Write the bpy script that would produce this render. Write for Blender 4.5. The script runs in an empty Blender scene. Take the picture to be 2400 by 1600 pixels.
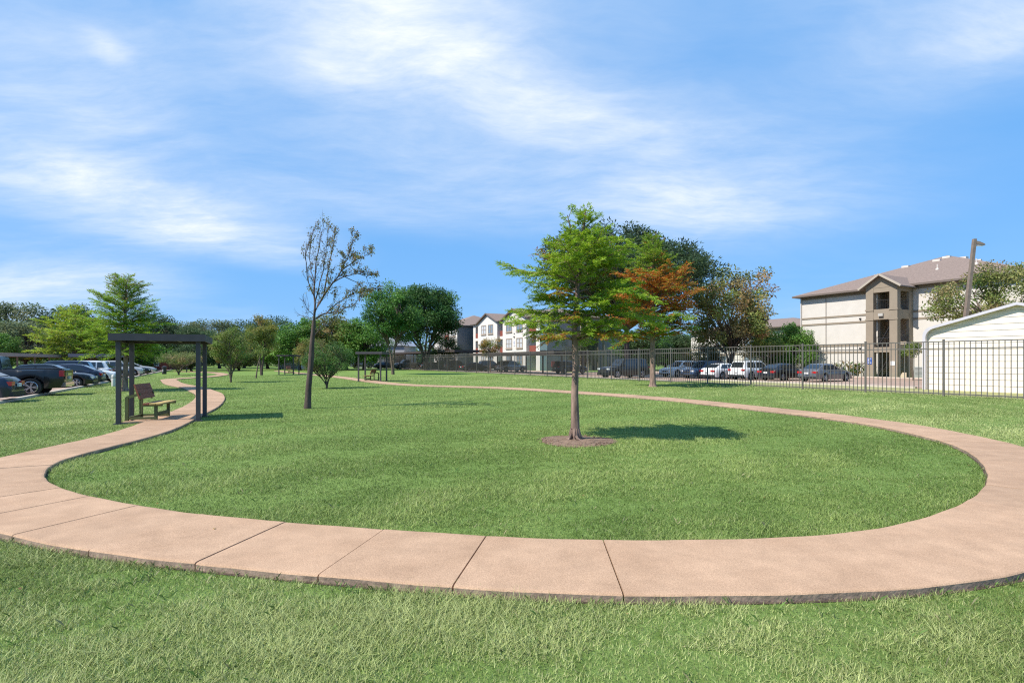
import bpy, math, random
import numpy as np
from mathutils import Vector

# ------------------------------------------------------------------ scene frame
SC = bpy.context.scene
COL = SC.collection
F, HZ, CH = 1270.0, 845.0, 1.70          # focal length and horizon in 2400x1600 units, eye height

def gp(px, py):
    """ground point seen at a place of the photograph"""
    d = F * CH / (py - HZ)
    return ((px - 1200) / F * d, d)
def atd(px, d):
    return ((px - 1200) / F * d, d)
def hgt(py, d):
    return CH + (HZ - py) * d / F

cam_d = bpy.data.cameras.new('camera')
cam = bpy.data.objects.new('camera', cam_d); COL.objects.link(cam)
cam.location = (0, 0, CH); cam.rotation_euler = (math.pi / 2, 0, 0)
cam_d.sensor_width = 36; cam_d.lens = F / 2400 * 36
cam_d.shift_y = 45 / 2400
cam_d.clip_start = 0.05; cam_d.clip_end = 5000
SC.camera = cam

SUN_TO = Vector((-0.87, -0.49, 1.19)).normalized()      # towards the sun
sun_d = bpy.data.lights.new('sun', 'SUN'); sun_d.energy = 5.0; sun_d.angle = math.radians(0.53)
sun_d.color = (1.0, 0.94, 0.84)
sun = bpy.data.objects.new('sun', sun_d); COL.objects.link(sun)
sun.rotation_euler = SUN_TO.to_track_quat('Z', 'Y').to_euler()
sun.location = (-40, -20, 60)

SC.view_settings.view_transform = 'Standard'; SC.view_settings.look = 'None'
SC.view_settings.exposure = 0.40; SC.view_settings.gamma = 1.0
SC.view_settings.use_curve_mapping = False
SC.cycles.use_denoising = False
SC.cycles.use_adaptive_sampling = False
SC.cycles.filter_width = 1.2
SC.cycles.sample_clamp_indirect = 3.0
SC.cycles.max_bounces = 6; SC.cycles.diffuse_bounces = 3; SC.cycles.transparent_max_bounces = 8
SC.cycles.transmission_bounces = 4; SC.cycles.caustics_reflective = False; SC.cycles.caustics_refractive = False

# ------------------------------------------------------------------ sky
W = bpy.data.worlds.new('World'); SC.world = W; W.use_nodes = True
nt = W.node_tree; nt.nodes.clear()
def N(t, **k):
    n = nt.nodes.new(t)
    for a, b in k.items(): setattr(n, a, b)
    return n
L = nt.links.new
out = N('ShaderNodeOutputWorld'); bg = N('ShaderNodeBackground'); bg.inputs[1].default_value = 0.118
sky = N('ShaderNodeTexSky'); sky.sky_type = 'NISHITA'; sky.sun_disc = False
sky.sun_elevation = math.asin(SUN_TO.z); sky.sun_rotation = math.atan2(SUN_TO.x, SUN_TO.y)
sky.altitude = 250; sky.air_density = 1.0; sky.dust_density = 0.25; sky.ozone_density = 2.2
hsv = N('ShaderNodeHueSaturation'); hsv.inputs['Saturation'].default_value = 1.12; hsv.inputs['Value'].default_value = 1.0
L(sky.outputs[0], hsv.inputs['Color'])
azr = N('ShaderNodeMix', data_type='RGBA'); azr.inputs['Factor'].default_value = .80
L(hsv.outputs[0], azr.inputs['A']); azr.inputs['B'].default_value = (1.18, 3.2, 6.5, 1)
tc = N('ShaderNodeTexCoord')
sep = N('ShaderNodeSeparateXYZ'); L(tc.outputs['Generated'], sep.inputs[0])
zc = N('ShaderNodeMath', operation='MAXIMUM'); L(sep.outputs[2], zc.inputs[0]); zc.inputs[1].default_value = 0.0
za = N('ShaderNodeMath', operation='ADD'); L(zc.outputs[0], za.inputs[0]); za.inputs[1].default_value = 0.14
dx = N('ShaderNodeMath', operation='DIVIDE'); L(sep.outputs[0], dx.inputs[0]); L(za.outputs[0], dx.inputs[1])
dy = N('ShaderNodeMath', operation='DIVIDE'); L(sep.outputs[1], dy.inputs[0]); L(za.outputs[0], dy.inputs[1])
com = N('ShaderNodeCombineXYZ'); L(dx.outputs[0], com.inputs[0]); L(dy.outputs[0], com.inputs[1])
def skyp(px, py):
    v = Vector(((px - 1200) / F, 1.0, (HZ - py) / F)).normalized()
    return v.x / (max(v.z, 0) + .14), v.y / (max(v.z, 0) + .14)
# warp
wn = N('ShaderNodeTexNoise'); wn.inputs['Scale'].default_value = 1.1; wn.inputs['Detail'].default_value = 4
L(com.outputs[0], wn.inputs['Vector'])
wsub = N('ShaderNodeVectorMath', operation='SUBTRACT'); L(wn.outputs['Color'], wsub.inputs[0]); wsub.inputs[1].default_value = (.5, .5, .5)
wmul = N('ShaderNodeVectorMath', operation='SCALE'); L(wsub.outputs[0], wmul.inputs[0]); wmul.inputs['Scale'].default_value = 0.42
wadd = N('ShaderNodeVectorMath', operation='ADD'); L(com.outputs[0], wadd.inputs[0]); L(wmul.outputs[0], wadd.inputs[1])
acc = None
def addv(sock):
    global acc
    if acc is None: acc = sock; return
    m = N('ShaderNodeMath', operation='ADD'); L(acc, m.inputs[0]); L(sock, m.inputs[1]); acc = m.outputs[0]
def cloud(p0, p1, wid, amp):
    (x0, y0), (x1, y1) = skyp(*p0), skyp(*p1)
    mp = N('ShaderNodeMapping', vector_type='TEXTURE')
    mp.inputs['Location'].default_value = ((x0 + x1) / 2, (y0 + y1) / 2, 0)
    mp.inputs['Rotation'].default_value = (0, 0, math.atan2(y1 - y0, x1 - x0))
    mp.inputs['Scale'].default_value = (math.hypot(x1 - x0, y1 - y0) / 2, wid, 1)
    L(wadd.outputs[0], mp.inputs['Vector'])
    ln = N('ShaderNodeVectorMath', operation='LENGTH'); L(mp.outputs[0], ln.inputs[0])
    mr = N('ShaderNodeMapRange', interpolation_type='SMOOTHSTEP'); mr.inputs['From Min'].default_value = 1.5; mr.inputs['From Max'].default_value = 0.0
    mr.inputs['To Min'].default_value = 0; mr.inputs['To Max'].default_value = amp
    L(ln.outputs['Value'], mr.inputs['Value']); addv(mr.outputs[0])
# broad cirrus banks of this sky
cloud((430, -200), (1500, 400), 0.60, .24)
cloud((470, -160), (1130, 190), 0.34, .58)
cloud((900, 110), (1560, 350), 0.20, .46)
cloud((1250, 270), (1950, 350), 0.22, .26)
cloud((-400, 150), (800, 460), 1.00, .24)
cloud((-260, 20), (330, 220), 0.40, .26)
cloud((-200, 240), (480, 470), 0.42, .30)
cloud((-150, 390), (760, 615), 0.40, .62)
cloud((-500, 640), (260, 740), 1.30, .60)
cloud((500, 420), (1500, 530), 0.50, .22)
cloud((1250, 450), (2050, 515), 0.60, .40)
cloud((1350, 470), (1900, 520), 0.35, .16)
cloud((1900, -120), (2600, 150), 0.36, .36)
cloud((2200, 10), (2440, 90), 0.12, .24)
cloud((95, 25), (215, 150), 0.05, .30)
# streaks and fibres
def noise(sc, det, rough, rot, sx, sy, seed):
    mp = N('ShaderNodeMapping'); mp.inputs['Rotation'].default_value = (0, 0, rot); mp.inputs['Scale'].default_value = (sx, sy, 1)
    mp.inputs['Location'].default_value = (seed, seed * .7, seed * .3)
    L(wadd.outputs[0], mp.inputs['Vector'])
    n = N('ShaderNodeTexNoise'); n.inputs['Scale'].default_value = sc; n.inputs['Detail'].default_value = det; n.inputs['Roughness'].default_value = rough
    L(mp.outputs[0], n.inputs['Vector']); return n.outputs['Fac']
n1 = noise(1.3, 7, .55, -0.45, 1.0, 1.5, 3.1)
n2 = noise(5.5, 10, .66, -0.6, .7, 1.8, 7.7)
n3 = noise(0.55, 3, .5, 0.2, 1, 1, 1.3)
def mr_(sock, a, b, c, d):
    m = N('ShaderNodeMapRange'); m.inputs['From Min'].default_value = a; m.inputs['From Max'].default_value = b
    m.inputs['To Min'].default_value = c; m.inputs['To Max'].default_value = d; L(sock, m.inputs['Value']); return m.outputs[0]
def mth(op, a, b):
    m = N('ShaderNodeMath', operation=op)
    for i, s in enumerate((a, b)):
        if isinstance(s, (int, float)): m.inputs[i].default_value = s
        else: L(s, m.inputs[i])
    return m.outputs[0]
body = mth('MULTIPLY', acc, mr_(n1, .3, .7, .5, 1.35))
body = mth('MULTIPLY', body, mr_(n2, .28, .72, .66, 1.32))
thin = mth('MULTIPLY', mr_(n3, .45, .8, 0, .34), mr_(n1, .4, .75, 0, .6))
tot = mth('ADD', body, thin)
mask = N('ShaderNodeMapRange'); L(tot, mask.inputs['Value'])
mask.inputs['From Min'].default_value = 0.0; mask.inputs['From Max'].default_value = 0.92
mask.inputs['To Min'].default_value = 0.0; mask.inputs['To Max'].default_value = 0.97
mx = N('ShaderNodeMix', data_type='RGBA'); L(mask.outputs[0], mx.inputs['Factor'])
L(azr.outputs['Result'], mx.inputs['A']); mx.inputs['B'].default_value = (6.4, 6.75, 7.1, 1)
L(mx.outputs['Result'], bg.inputs[0]); L(bg.outputs[0], out.inputs[0])

# ------------------------------------------------------------------ tags and mesh helpers
def tag(o, label=None, cat=None, group=None, kind=None):
    if label: o['label'] = label
    if cat: o['category'] = cat
    if group: o['group'] = group
    if kind: o['kind'] = kind
    return o
def link(name, data, parent=None):
    o = bpy.data.objects.new(name, data); COL.objects.link(o)
    if parent: o.parent = parent
    return o
def thing(name, label, cat, loc=(0, 0, 0), rz=0.0, group=None):
    o = link(name, None); o.location = loc; o.rotation_euler = (0, 0, rz); o.empty_display_size = .2
    return tag(o, label, cat, group)
def copy_tree(o, parent=None, loc=None, rz=None, label=None, group=None):
    c = o.copy(); COL.objects.link(c); c.parent = parent
    if loc is not None: c.location = loc
    if rz is not None: c.rotation_euler = (0, 0, rz)
    if label: c['label'] = label
    if group: c['group'] = group
    for ch in list(o.children): copy_tree(ch, c)
    return c

class MB:
    """collects shapes; build() makes one mesh object"""
    def __init__(s): s.v = []; s.f = []
    def add(s, v, f):
        n = len(s.v); s.v += [tuple(p) for p in v]; s.f += [tuple(i + n for i in q) for q in f]; return s
    def box(s, x0, x1, y0, y1, z0, z1, b=0.0):
        if x0 > x1: x0, x1 = x1, x0
        if y0 > y1: y0, y1 = y1, y0
        v = [(x0, y0, z0), (x1, y0, z0), (x1, y1, z0), (x0, y1, z0), (x0, y0, z1), (x1, y0, z1), (x1, y1, z1), (x0, y1, z1)]
        return s.add(v, [(3, 2, 1, 0), (4, 5, 6, 7), (0, 1, 5, 4), (1, 2, 6, 5), (2, 3, 7, 6), (3, 0, 4, 7)])
    def bar(s, p, q, w, h=None, up=(0, 0, 1)):
        h = h or w; p = Vector(p); q = Vector(q); d = (q - p).normalized(); u = Vector(up)
        if abs(d.dot(u)) > .98: u = Vector((1, 0, 0))
        a = d.cross(u).normalized() * w / 2; c = a.cross(d).normalized() * h / 2
        v = [p - a - c, p + a - c, p + a + c, p - a + c, q - a - c, q + a - c, q + a + c, q - a + c]
        return s.add(v, [(3, 2, 1, 0), (4, 5, 6, 7), (0, 1, 5, 4), (1, 2, 6, 5), (2, 3, 7, 6), (3, 0, 4, 7)])
    def prism(s, poly, ax, t0, t1):
        """poly of 2D points extruded along axis ax ('x': poly is (y,z), 'y': poly is (x,z), 'z': poly is (x,y))"""
        n = len(poly)
        def P(a, b, t): return (t, a, b) if ax == 'x' else (a, t, b) if ax == 'y' else (a, b, t)
        v = [P(a, b, t0) for a, b in poly] + [P(a, b, t1) for a, b in poly]
        ar = sum(poly[i][0] * poly[(i + 1) % n][1] - poly[(i + 1) % n][0] * poly[i][1] for i in range(n))
        fl = (ar > 0) == (ax != 'y')
        lo = tuple(range(n)); hi = tuple(range(n, 2 * n))
        if not (t1 > t0): fl = not fl
        f = [lo[::-1] if fl else lo, hi if fl else hi[::-1]]
        for i in range(n):
            j = (i + 1) % n
            f.append((i, j, n + j, n + i) if fl else (j, i, n + i, n + j))
        return s.add(v, f)
    def tube(s, pts, rad, n=6, cap=True):
        pts = [Vector(p) for p in pts]; rings = []
        for i, p in enumerate(pts):
            t = (pts[min(i + 1, len(pts) - 1)] - pts[max(i - 1, 0)]).normalized()
            u = Vector((0, 0, 1)) if abs(t.z) < .9 else Vector((1, 0, 0))
            a = t.cross(u).normalized(); b = t.cross(a)
            r = rad[i] if hasattr(rad, '__len__') else rad
            rings.append([p + (a * math.cos(k * 2 * math.pi / n) + b * math.sin(k * 2 * math.pi / n)) * r for k in range(n)])
        v = [q for r in rings for q in r]; f = []
        for i in range(len(pts) - 1):
            for k in range(n):
                f.append((i * n + k, i * n + (k + 1) % n, (i + 1) * n + (k + 1) % n, (i + 1) * n + k))
        if cap: f += [tuple(range(n))[::-1], tuple((len(pts) - 1) * n + k for k in range(n))]
        return s.add(v, f)
    def lathe(s, prof, n, ax='z', c=(0, 0, 0)):
        """prof of (radius, t) pairs, turned about an axis"""
        v = []
        for r, t in prof:
            for k in range(n):
                a = 2 * math.pi * k / n; x, y = r * math.cos(a), r * math.sin(a)
                q = (x, y, t) if ax == 'z' else (x, t, y) if ax == 'y' else (t, x, y)
                v.append((q[0] + c[0], q[1] + c[1], q[2] + c[2]))
        f = []
        for i in range(len(prof) - 1):
            for k in range(n):
                q = (i * n + k, i * n + (k + 1) % n, (i + 1) * n + (k + 1) % n, (i + 1) * n + k)
                f.append(q)
        return s.add(v, f)
    def mesh(s, name, mat, smooth=0):
        me = bpy.data.meshes.new(name); me.from_pydata([tuple(p) for p in s.v], [], s.f); me.update()
        if mat: me.materials.append(mat)
        if smooth:
            for p in me.polygons: p.use_smooth = True
            me.set_sharp_from_angle(angle=math.radians(smooth))
        return me
    def build(s, name, mat, parent=None, smooth=0, bevel=0.0):
        o = link(name, s.mesh(name, mat, smooth), parent)
        if bevel:
            m = o.modifiers.new('bevel', 'BEVEL'); m.width = bevel; m.segments = 2; m.limit_method = 'ANGLE'
        return o

def np_mesh(name, V, Fc, mat, attr=None, smooth=False):
    """fast mesh from arrays: V (n,3), Fc (m,k); attr: (n,3) colours"""
    V = np.ascontiguousarray(V, dtype=np.float32); Fc = np.ascontiguousarray(Fc, dtype=np.int32)
    me = bpy.data.meshes.new(name); m, k = Fc.shape
    me.vertices.add(len(V)); me.vertices.foreach_set('co', V.ravel())
    me.loops.add(m * k); me.loops.foreach_set('vertex_index', Fc.ravel())
    me.polygons.add(m); me.polygons.foreach_set('loop_start', np.arange(0, m * k, k, dtype=np.int32))
    if attr is not None:
        ca = me.color_attributes.new('tint', 'FLOAT_COLOR', 'POINT')
        c4 = np.ones((len(V), 4), np.float32); c4[:, :3] = attr; ca.data.foreach_set('color', c4.ravel())
    me.update(calc_edges=True)
    if smooth: me.polygons.foreach_set('use_smooth', np.ones(m, bool))
    if mat: me.materials.append(mat)
    return me

# ------------------------------------------------------------------ materials
MATS = {}
def mat(name, col, rough=.6, metal=0.0, var=0.0, scale=8.0, bump=0.0, bscale=None, coat=0.0, spec=.4, col2=None, detail=5, vec='Object', stretch=None):
    if name in MATS: return MATS[name]
    m = bpy.data.materials.new(name); m.use_nodes = True; t = m.node_tree; b = t.nodes['Principled BSDF']
    b.inputs['Base Color'].default_value = (*col, 1); b.inputs['Roughness'].default_value = rough; b.inputs['Metallic'].default_value = metal
    b.inputs['Specular IOR Level'].default_value = spec
    if coat: b.inputs['Coat Weight'].default_value = coat; b.inputs['Coat Roughness'].default_value = .04
    if var or bump:
        c = t.nodes.new('ShaderNodeTexCoord'); src = c.outputs[vec]
        if stretch:
            mp = t.nodes.new('ShaderNodeMapping'); mp.inputs['Scale'].default_value = stretch; t.links.new(src, mp.inputs[0]); src = mp.outputs[0]
        n = t.nodes.new('ShaderNodeTexNoise'); n.inputs['Scale'].default_value = scale; n.inputs['Detail'].default_value = detail
        n.inputs['Roughness'].default_value = .62; t.links.new(src, n.inputs['Vector'])
        if var:
            r = t.nodes.new('ShaderNodeValToRGB'); r.color_ramp.elements[0].position = .3; r.color_ramp.elements[1].position = .72
            lo = tuple(max(0, x * (1 - var)) for x in col); hi = col2 or tuple(min(1, x * (1 + var)) for x in col)
            r.color_ramp.elements[0].color = (*lo, 1); r.color_ramp.elements[1].color = (*hi, 1)
            t.links.new(n.outputs['Fac'], r.inputs[0]); t.links.new(r.outputs[0], b.inputs['Base Color'])
        if bump:
            n2 = n
            if bscale:
                n2 = t.nodes.new('ShaderNodeTexNoise'); n2.inputs['Scale'].default_value = bscale; n2.inputs['Detail'].default_value = 6; t.links.new(src, n2.inputs['Vector'])
            bp = t.nodes.new('ShaderNodeBump'); bp.inputs['Strength'].default_value = bump; bp.inputs['Distance'].default_value = .02
            t.links.new(n2.outputs['Fac'], bp.inputs['Height']); t.links.new(bp.outputs[0], b.inputs['Normal'])
    MATS[name] = m; return m

def leaf_mat(name='leaf', trans=.32):
    m = bpy.data.materials.new(name); m.use_nodes = True; t = m.node_tree; t.nodes.clear()
    o = t.nodes.new('ShaderNodeOutputMaterial'); at = t.nodes.new('ShaderNodeAttribute'); at.attribute_name = 'tint'
    p = t.nodes.new('ShaderNodeBsdfPrincipled'); p.inputs['Roughness'].default_value = .55; p.inputs['Specular IOR Level'].default_value = .25
    tr = t.nodes.new('ShaderNodeBsdfTranslucent'); mxs = t.nodes.new('ShaderNodeMixShader'); mxs.inputs[0].default_value = trans
    hs = t.nodes.new('ShaderNodeHueSaturation'); hs.inputs['Hue'].default_value = .488; hs.inputs['Saturation'].default_value = 1.05; hs.inputs['Value'].default_value = 1.2
    t.links.new(at.outputs['Color'], p.inputs['Base Color']); t.links.new(at.outputs['Color'], hs.inputs['Color']); t.links.new(hs.outputs[0], tr.inputs[0])
    t.links.new(p.outputs[0], mxs.inputs[1]); t.links.new(tr.outputs[0], mxs.inputs[2]); t.links.new(mxs.outputs[0], o.inputs[0])
    return m
LEAF = leaf_mat()
BLADE = leaf_mat('grass_blade', .15)
BARK = mat('bark', (.245, .165, .13), .9, var=.6, scale=9, bump=.8, bscale=26, stretch=(1, 1, .22))
BARK_DK = mat('bark_dark', (.085, .062, .052), .9, var=.4, scale=9, bump=.8, bscale=24, stretch=(1, 1, .25))
BARK_MY = mat('bark_pale', (.13, .095, .07), .75, var=.35, scale=7, bump=.3)

TH = math.atan2(.476, .88)                # the plots here share one grid, turned against the view
CA, SA = math.cos(TH), math.sin(TH)
def G(p, q, z=0.0):
    """grid coordinates (across, along) to world"""
    return (p * CA - q * SA, p * SA + q * CA, z)

# ------------------------------------------------------------------ lawn
def lawn_material():
    m = bpy.data.materials.new('lawn'); m.use_nodes = True; t = m.node_tree; b = t.nodes['Principled BSDF']
    b.inputs['Roughness'].default_value = .9; b.inputs['Specular IOR Level'].default_value = .1
    c = t.nodes.new('ShaderNodeTexCoord')
    def nz(s, d, st=(1, 1, 1)):
        mp = t.nodes.new('ShaderNodeMapping'); mp.inputs['Scale'].default_value = st; t.links.new(c.outputs['Object'], mp.inputs[0])
        n = t.nodes.new('ShaderNodeTexNoise'); n.inputs['Scale'].default_value = s; n.inputs['Detail'].default_value = d; n.inputs['Roughness'].default_value = .65
        t.links.new(mp.outputs[0], n.inputs['Vector']); return n
    a = nz(.35, 6); f = nz(9, 5, (1, .55, 1))
    r1 = t.nodes.new('ShaderNodeValToRGB'); r2 = t.nodes.new('ShaderNodeValToRGB')
    r1.color_ramp.elements[0].position = .34; r1.color_ramp.elements[1].position = .68
    r1.color_ramp.elements[0].color = (.125, .20, .038, 1); r1.color_ramp.elements[1].color = (.225, .30, .078, 1)
    r2.color_ramp.elements[0].position = .3; r2.color_ramp.elements[1].position = .7
    r2.color_ramp.elements[0].color = (.065, .125, .02, 1); r2.color_ramp.elements[1].color = (.255, .37, .11, 1)
    t.links.new(a.outputs['Fac'], r1.inputs[0]); t.links.new(f.outputs['Fac'], r2.inputs[0])
    x = t.nodes.new('ShaderNodeMix'); x.data_type = 'RGBA'; x.inputs['Factor'].default_value = .5
    t.links.new(r1.outputs[0], x.inputs['A']); t.links.new(r2.outputs[0], x.inputs['B']); t.links.new(x.outputs['Result'], b.inputs['Base Color'])
    bp = t.nodes.new('ShaderNodeBump'); bp.inputs['Strength'].default_value = .9; bp.inputs['Distance'].default_value = .06
    g = nz(22, 6); t.links.new(g.outputs['Fac'], bp.inputs['Height']); t.links.new(bp.outputs[0], b.inputs['Normal'])
    return m
LAWN = lawn_material()
mb = MB(); R = 2500
mb.add([(-R, -60, 0), (R, -60, 0), (R, R, 0), (-R, R, 0)], [(0, 1, 2, 3)])
tag(mb.build('lawn', LAWN), 'short green park lawn reaching to the car parks', kind='structure')

# ------------------------------------------------------------------ winding path of concrete slabs
PW = 1.16
inner_px = [(2042,1000),(2144,1023),(2220,1043),(2271,1066),(2302,1092),(2317,1122),(2310,1148),(2271,1184),(2195,1217),(2093,1247),(1965,1266),(1838,1274.5),(1659,1279.6),(1406,1280.6),(1200,1274),(893,1253),(658,1235),(464,1217),(311,1193),(173.5,1165),(117,1143),(99.5,1121),(117,1099),(148,1084),(204,1068),(280,1048),(357,1028),(421,1005),(477,975),(513,955),(527,937),(521,924.5),(502,917),(477,909)]
ip = np.array([gp(*p) for p in inner_px])
def smooth_poly(P, n=3):
    P = P.copy()
    for _ in range(n):
        Q = P.copy(); Q[1:-1] = .25 * P[:-2] + .5 * P[1:-1] + .25 * P[2:]; P = Q
    return P
def resample(P, step):
    s = np.r_[0, np.cumsum(np.hypot(*np.diff(P, axis=0).T))]
    u = np.arange(0, s[-1], step)
    return np.c_[np.interp(u, s, P[:, 0]), np.interp(u, s, P[:, 1])]
def catmull(P, k=12):
    P = np.vstack([2 * P[0] - P[1], P, 2 * P[-1] - P[-2]]); o = []
    for i in range(1, len(P) - 2):
        for t in np.linspace(0, 1, k, endpoint=False):
            a, b_, c_, d_ = P[i-1], P[i], P[i+1], P[i+2]
            o.append(.5 * ((2*b_) + (c_-a)*t + (2*a-5*b_+4*c_-d_)*t*t + (3*b_-a-3*c_+d_)*t**3))
    o.append(P[-2]); return np.array(o)
def normals(P):
    T = np.gradient(P, axis=0); T /= np.linalg.norm(T, axis=1)[:, None]
    return np.c_[-T[:, 1], T[:, 0]], T
n_, _ = normals(ip)
cen = ip + n_ * (-PW / 2)        # outward of the ring
# which side is outward: away from the ring's middle for the near arc
k = 13
if cen[k][1] > ip[k][1]: cen = ip + n_ * (PW / 2)
far_px = [(1888,977),(1734,959),(1561,940),(1357,923.5),(1153,911),(918,902)]
fp = np.array([gp(*p) for p in far_px]); fn, _ = normals(fp)
if fn[2][1] < 0: fn = -fn
fc = fp + fn * PW / 2
tail = np.array([(-17.3, 54.6), (-22.3, 62.5), (-28.5, 72.5), (-38, 88)])
head = np.array([(-24.0, 38.6), (-28.3, 44.8), (-30.4, 48.2), (-31.0, 52), (-31.6, 57), (-35.2, 66), (-43, 77), (-52, 84)])
cl = np.vstack([tail[::-1], fc[::-1], cen, head])
cl = resample(smooth_poly(resample(catmull(cl), .25), 6), .05)
cn, ct = normals(cl)
S = np.arange(len(cl)) * .05
CONC = mat('concrete_path', (.505, .338, .222), .88, var=.10, scale=5, bump=.35, bscale=160, spec=.25, vec='Object')
_t = CONC.node_tree; _b = _t.nodes['Principled BSDF']                   # fine speckle and light stains
_src = _b.inputs['Base Color'].links[0].from_socket
_c = _t.nodes.new('ShaderNodeTexCoord'); _n = _t.nodes.new('ShaderNodeTexNoise'); _n.inputs['Scale'].default_value = 95; _n.inputs['Detail'].default_value = 4; _n.inputs['Roughness'].default_value = .75
_t.links.new(_c.outputs['Object'], _n.inputs['Vector'])
_r = _t.nodes.new('ShaderNodeValToRGB'); _r.color_ramp.elements[0].position = .3; _r.color_ramp.elements[0].color = (.62, .58, .55, 1); _r.color_ramp.elements[1].position = .66; _r.color_ramp.elements[1].color = (1.12, 1.1, 1.08, 1)
_t.links.new(_n.outputs['Fac'], _r.inputs[0])
_n5 = _t.nodes.new('ShaderNodeTexNoise'); _n5.inputs['Scale'].default_value = 1.7; _n5.inputs['Detail'].default_value = 5; _t.links.new(_c.outputs['Object'], _n5.inputs['Vector'])
_r5 = _t.nodes.new('ShaderNodeValToRGB'); _r5.color_ramp.elements[0].position = .32; _r5.color_ramp.elements[0].color = (.88, .86, .845, 1); _r5.color_ramp.elements[1].position = .6; _r5.color_ramp.elements[1].color = (1, 1, 1, 1)
_t.links.new(_n5.outputs['Fac'], _r5.inputs[0])
_m = _t.nodes.new('ShaderNodeMix'); _m.data_type = 'RGBA'; _m.blend_type = 'MULTIPLY'; _m.inputs['Factor'].default_value = 1
_t.links.new(_src, _m.inputs['A']); _t.links.new(_r.outputs[0], _m.inputs['B'])
_m2 = _t.nodes.new('ShaderNodeMix'); _m2.data_type = 'RGBA'; _m2.blend_type = 'MULTIPLY'; _m2.inputs['Factor'].default_value = 1
_t.links.new(_m.outputs['Result'], _m2.inputs['A']); _t.links.new(_r5.outputs[0], _m2.inputs['B']); _oi = _t.nodes.new('ShaderNodeObjectInfo'); _mr = _t.nodes.new('ShaderNodeMapRange'); _mr.inputs['To Min'].default_value = .9; _mr.inputs['To Max'].default_value = 1.06
_t.links.new(_oi.outputs['Random'], _mr.inputs['Value'])
_m3 = _t.nodes.new('ShaderNodeVectorMath'); _m3.operation = 'SCALE'; _t.links.new(_m2.outputs['Result'], _m3.inputs[0]); _t.links.new(_mr.outputs[0], _m3.inputs['Scale']); _t.links.new(_m3.outputs[0], _b.inputs['Base Color'])
SOIL = mat('soil', (.085, .058, .042), .95, var=.4, scale=14, bump=.8, bscale=40)
SLABSIDE = mat('slab_side_stained', (.33, .235, .175), .95, var=.4, scale=9, bump=.4, bscale=30)
# bed of earth under the slabs
mb = MB(); vs = []
for i in range(0, len(cl), 4):
    for s_, z in ((-1, .004), (1, .004)):
        p = cl[i] + cn[i] * s_ * (PW / 2 + .03); vs.append((p[0], p[1], z))
nn = len(vs) // 2
mb.add(vs, [(2*i, 2*i+1, 2*i+3, 2*i+2) for i in range(nn - 1)])
path = mb.build('path', SOIL); tag(path, 'winding pinkish concrete footpath looping round the lawn', kind='structure')
rng = np.random.default_rng(5); random.seed(5)
PZ = .064
forced = [(1455,1404),(1075,1383),(752,1363),(470,1329),(232,1297),(42,1263),(92,1128),(135,1154),(190,1178),(2290,1186)]
fj = sorted({int(np.argmin(np.hypot(*(cl - np.array(gp(*q_))).T))) for q_ in forced})
joints = [0]
for a_, b_ in zip([0] + fj, fj + [len(cl) - 1]):
    if a_ in fj and b_ in fj: joints.append(b_); continue
    yy = 1.2 if min(cl[a_][1], cl[b_][1]) < 40 else 2.4; kq = max(1, round((b_ - a_) * .05 / 1.25))
    joints += [round(a_ + (b_ - a_) * (j + 1) / kq) for j in range(kq)]
joints = sorted(set(joints))
for i0, i1 in zip(joints[:-1], joints[1:]):
    x, y = cl[i0]
    ids = list(range(i0, i1, 5 if y < 30 else 10));
    if ids[-1] != i1: ids.append(i1)
    dz = random.uniform(-.0025, .0025); v = []; m = len(ids)
    prof = [(-PW/2, -.03), (-PW/2 - .004, PZ - .014), (-PW/2 + .006, PZ - .004), (-PW/2 + .03, PZ), (PW/2 - .03, PZ), (PW/2 - .006, PZ - .004), (PW/2 + .004, PZ - .014), (PW/2, -.03)]
    for j, i in enumerate(ids):
        g_ = .0062 * ct[i] if j == 0 else (-.0062 * ct[i] if j == m - 1 else 0)
        for o_, z in prof:
            wob = .006 * math.sin(i * .9 + (o_ > 0) * 2) if abs(o_) > .5 else 0
            p = cl[i] + cn[i] * (o_ + wob) + g_; v.append((p[0], p[1], z + dz))
    kk = len(prof); f = [(j*kk+a, j*kk+a+1, (j+1)*kk+a+1, (j+1)*kk+a) for j in range(m - 1) for a in range(kk - 1)]
    f = [q[::-1] for q in f]
    f += [tuple(range(kk)), tuple(range((m-1)*kk, m*kk))[::-1]]
    mb = MB(); mb.add(v, f); so = mb.build('slab', CONC, path); so.data.materials.append(SLABSIDE)
    for j_ in range((m - 1) * (kk - 1)):
        if j_ % (kk - 1) in (0, kk - 2): so.data.polygons[j_].material_index = 1

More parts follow.
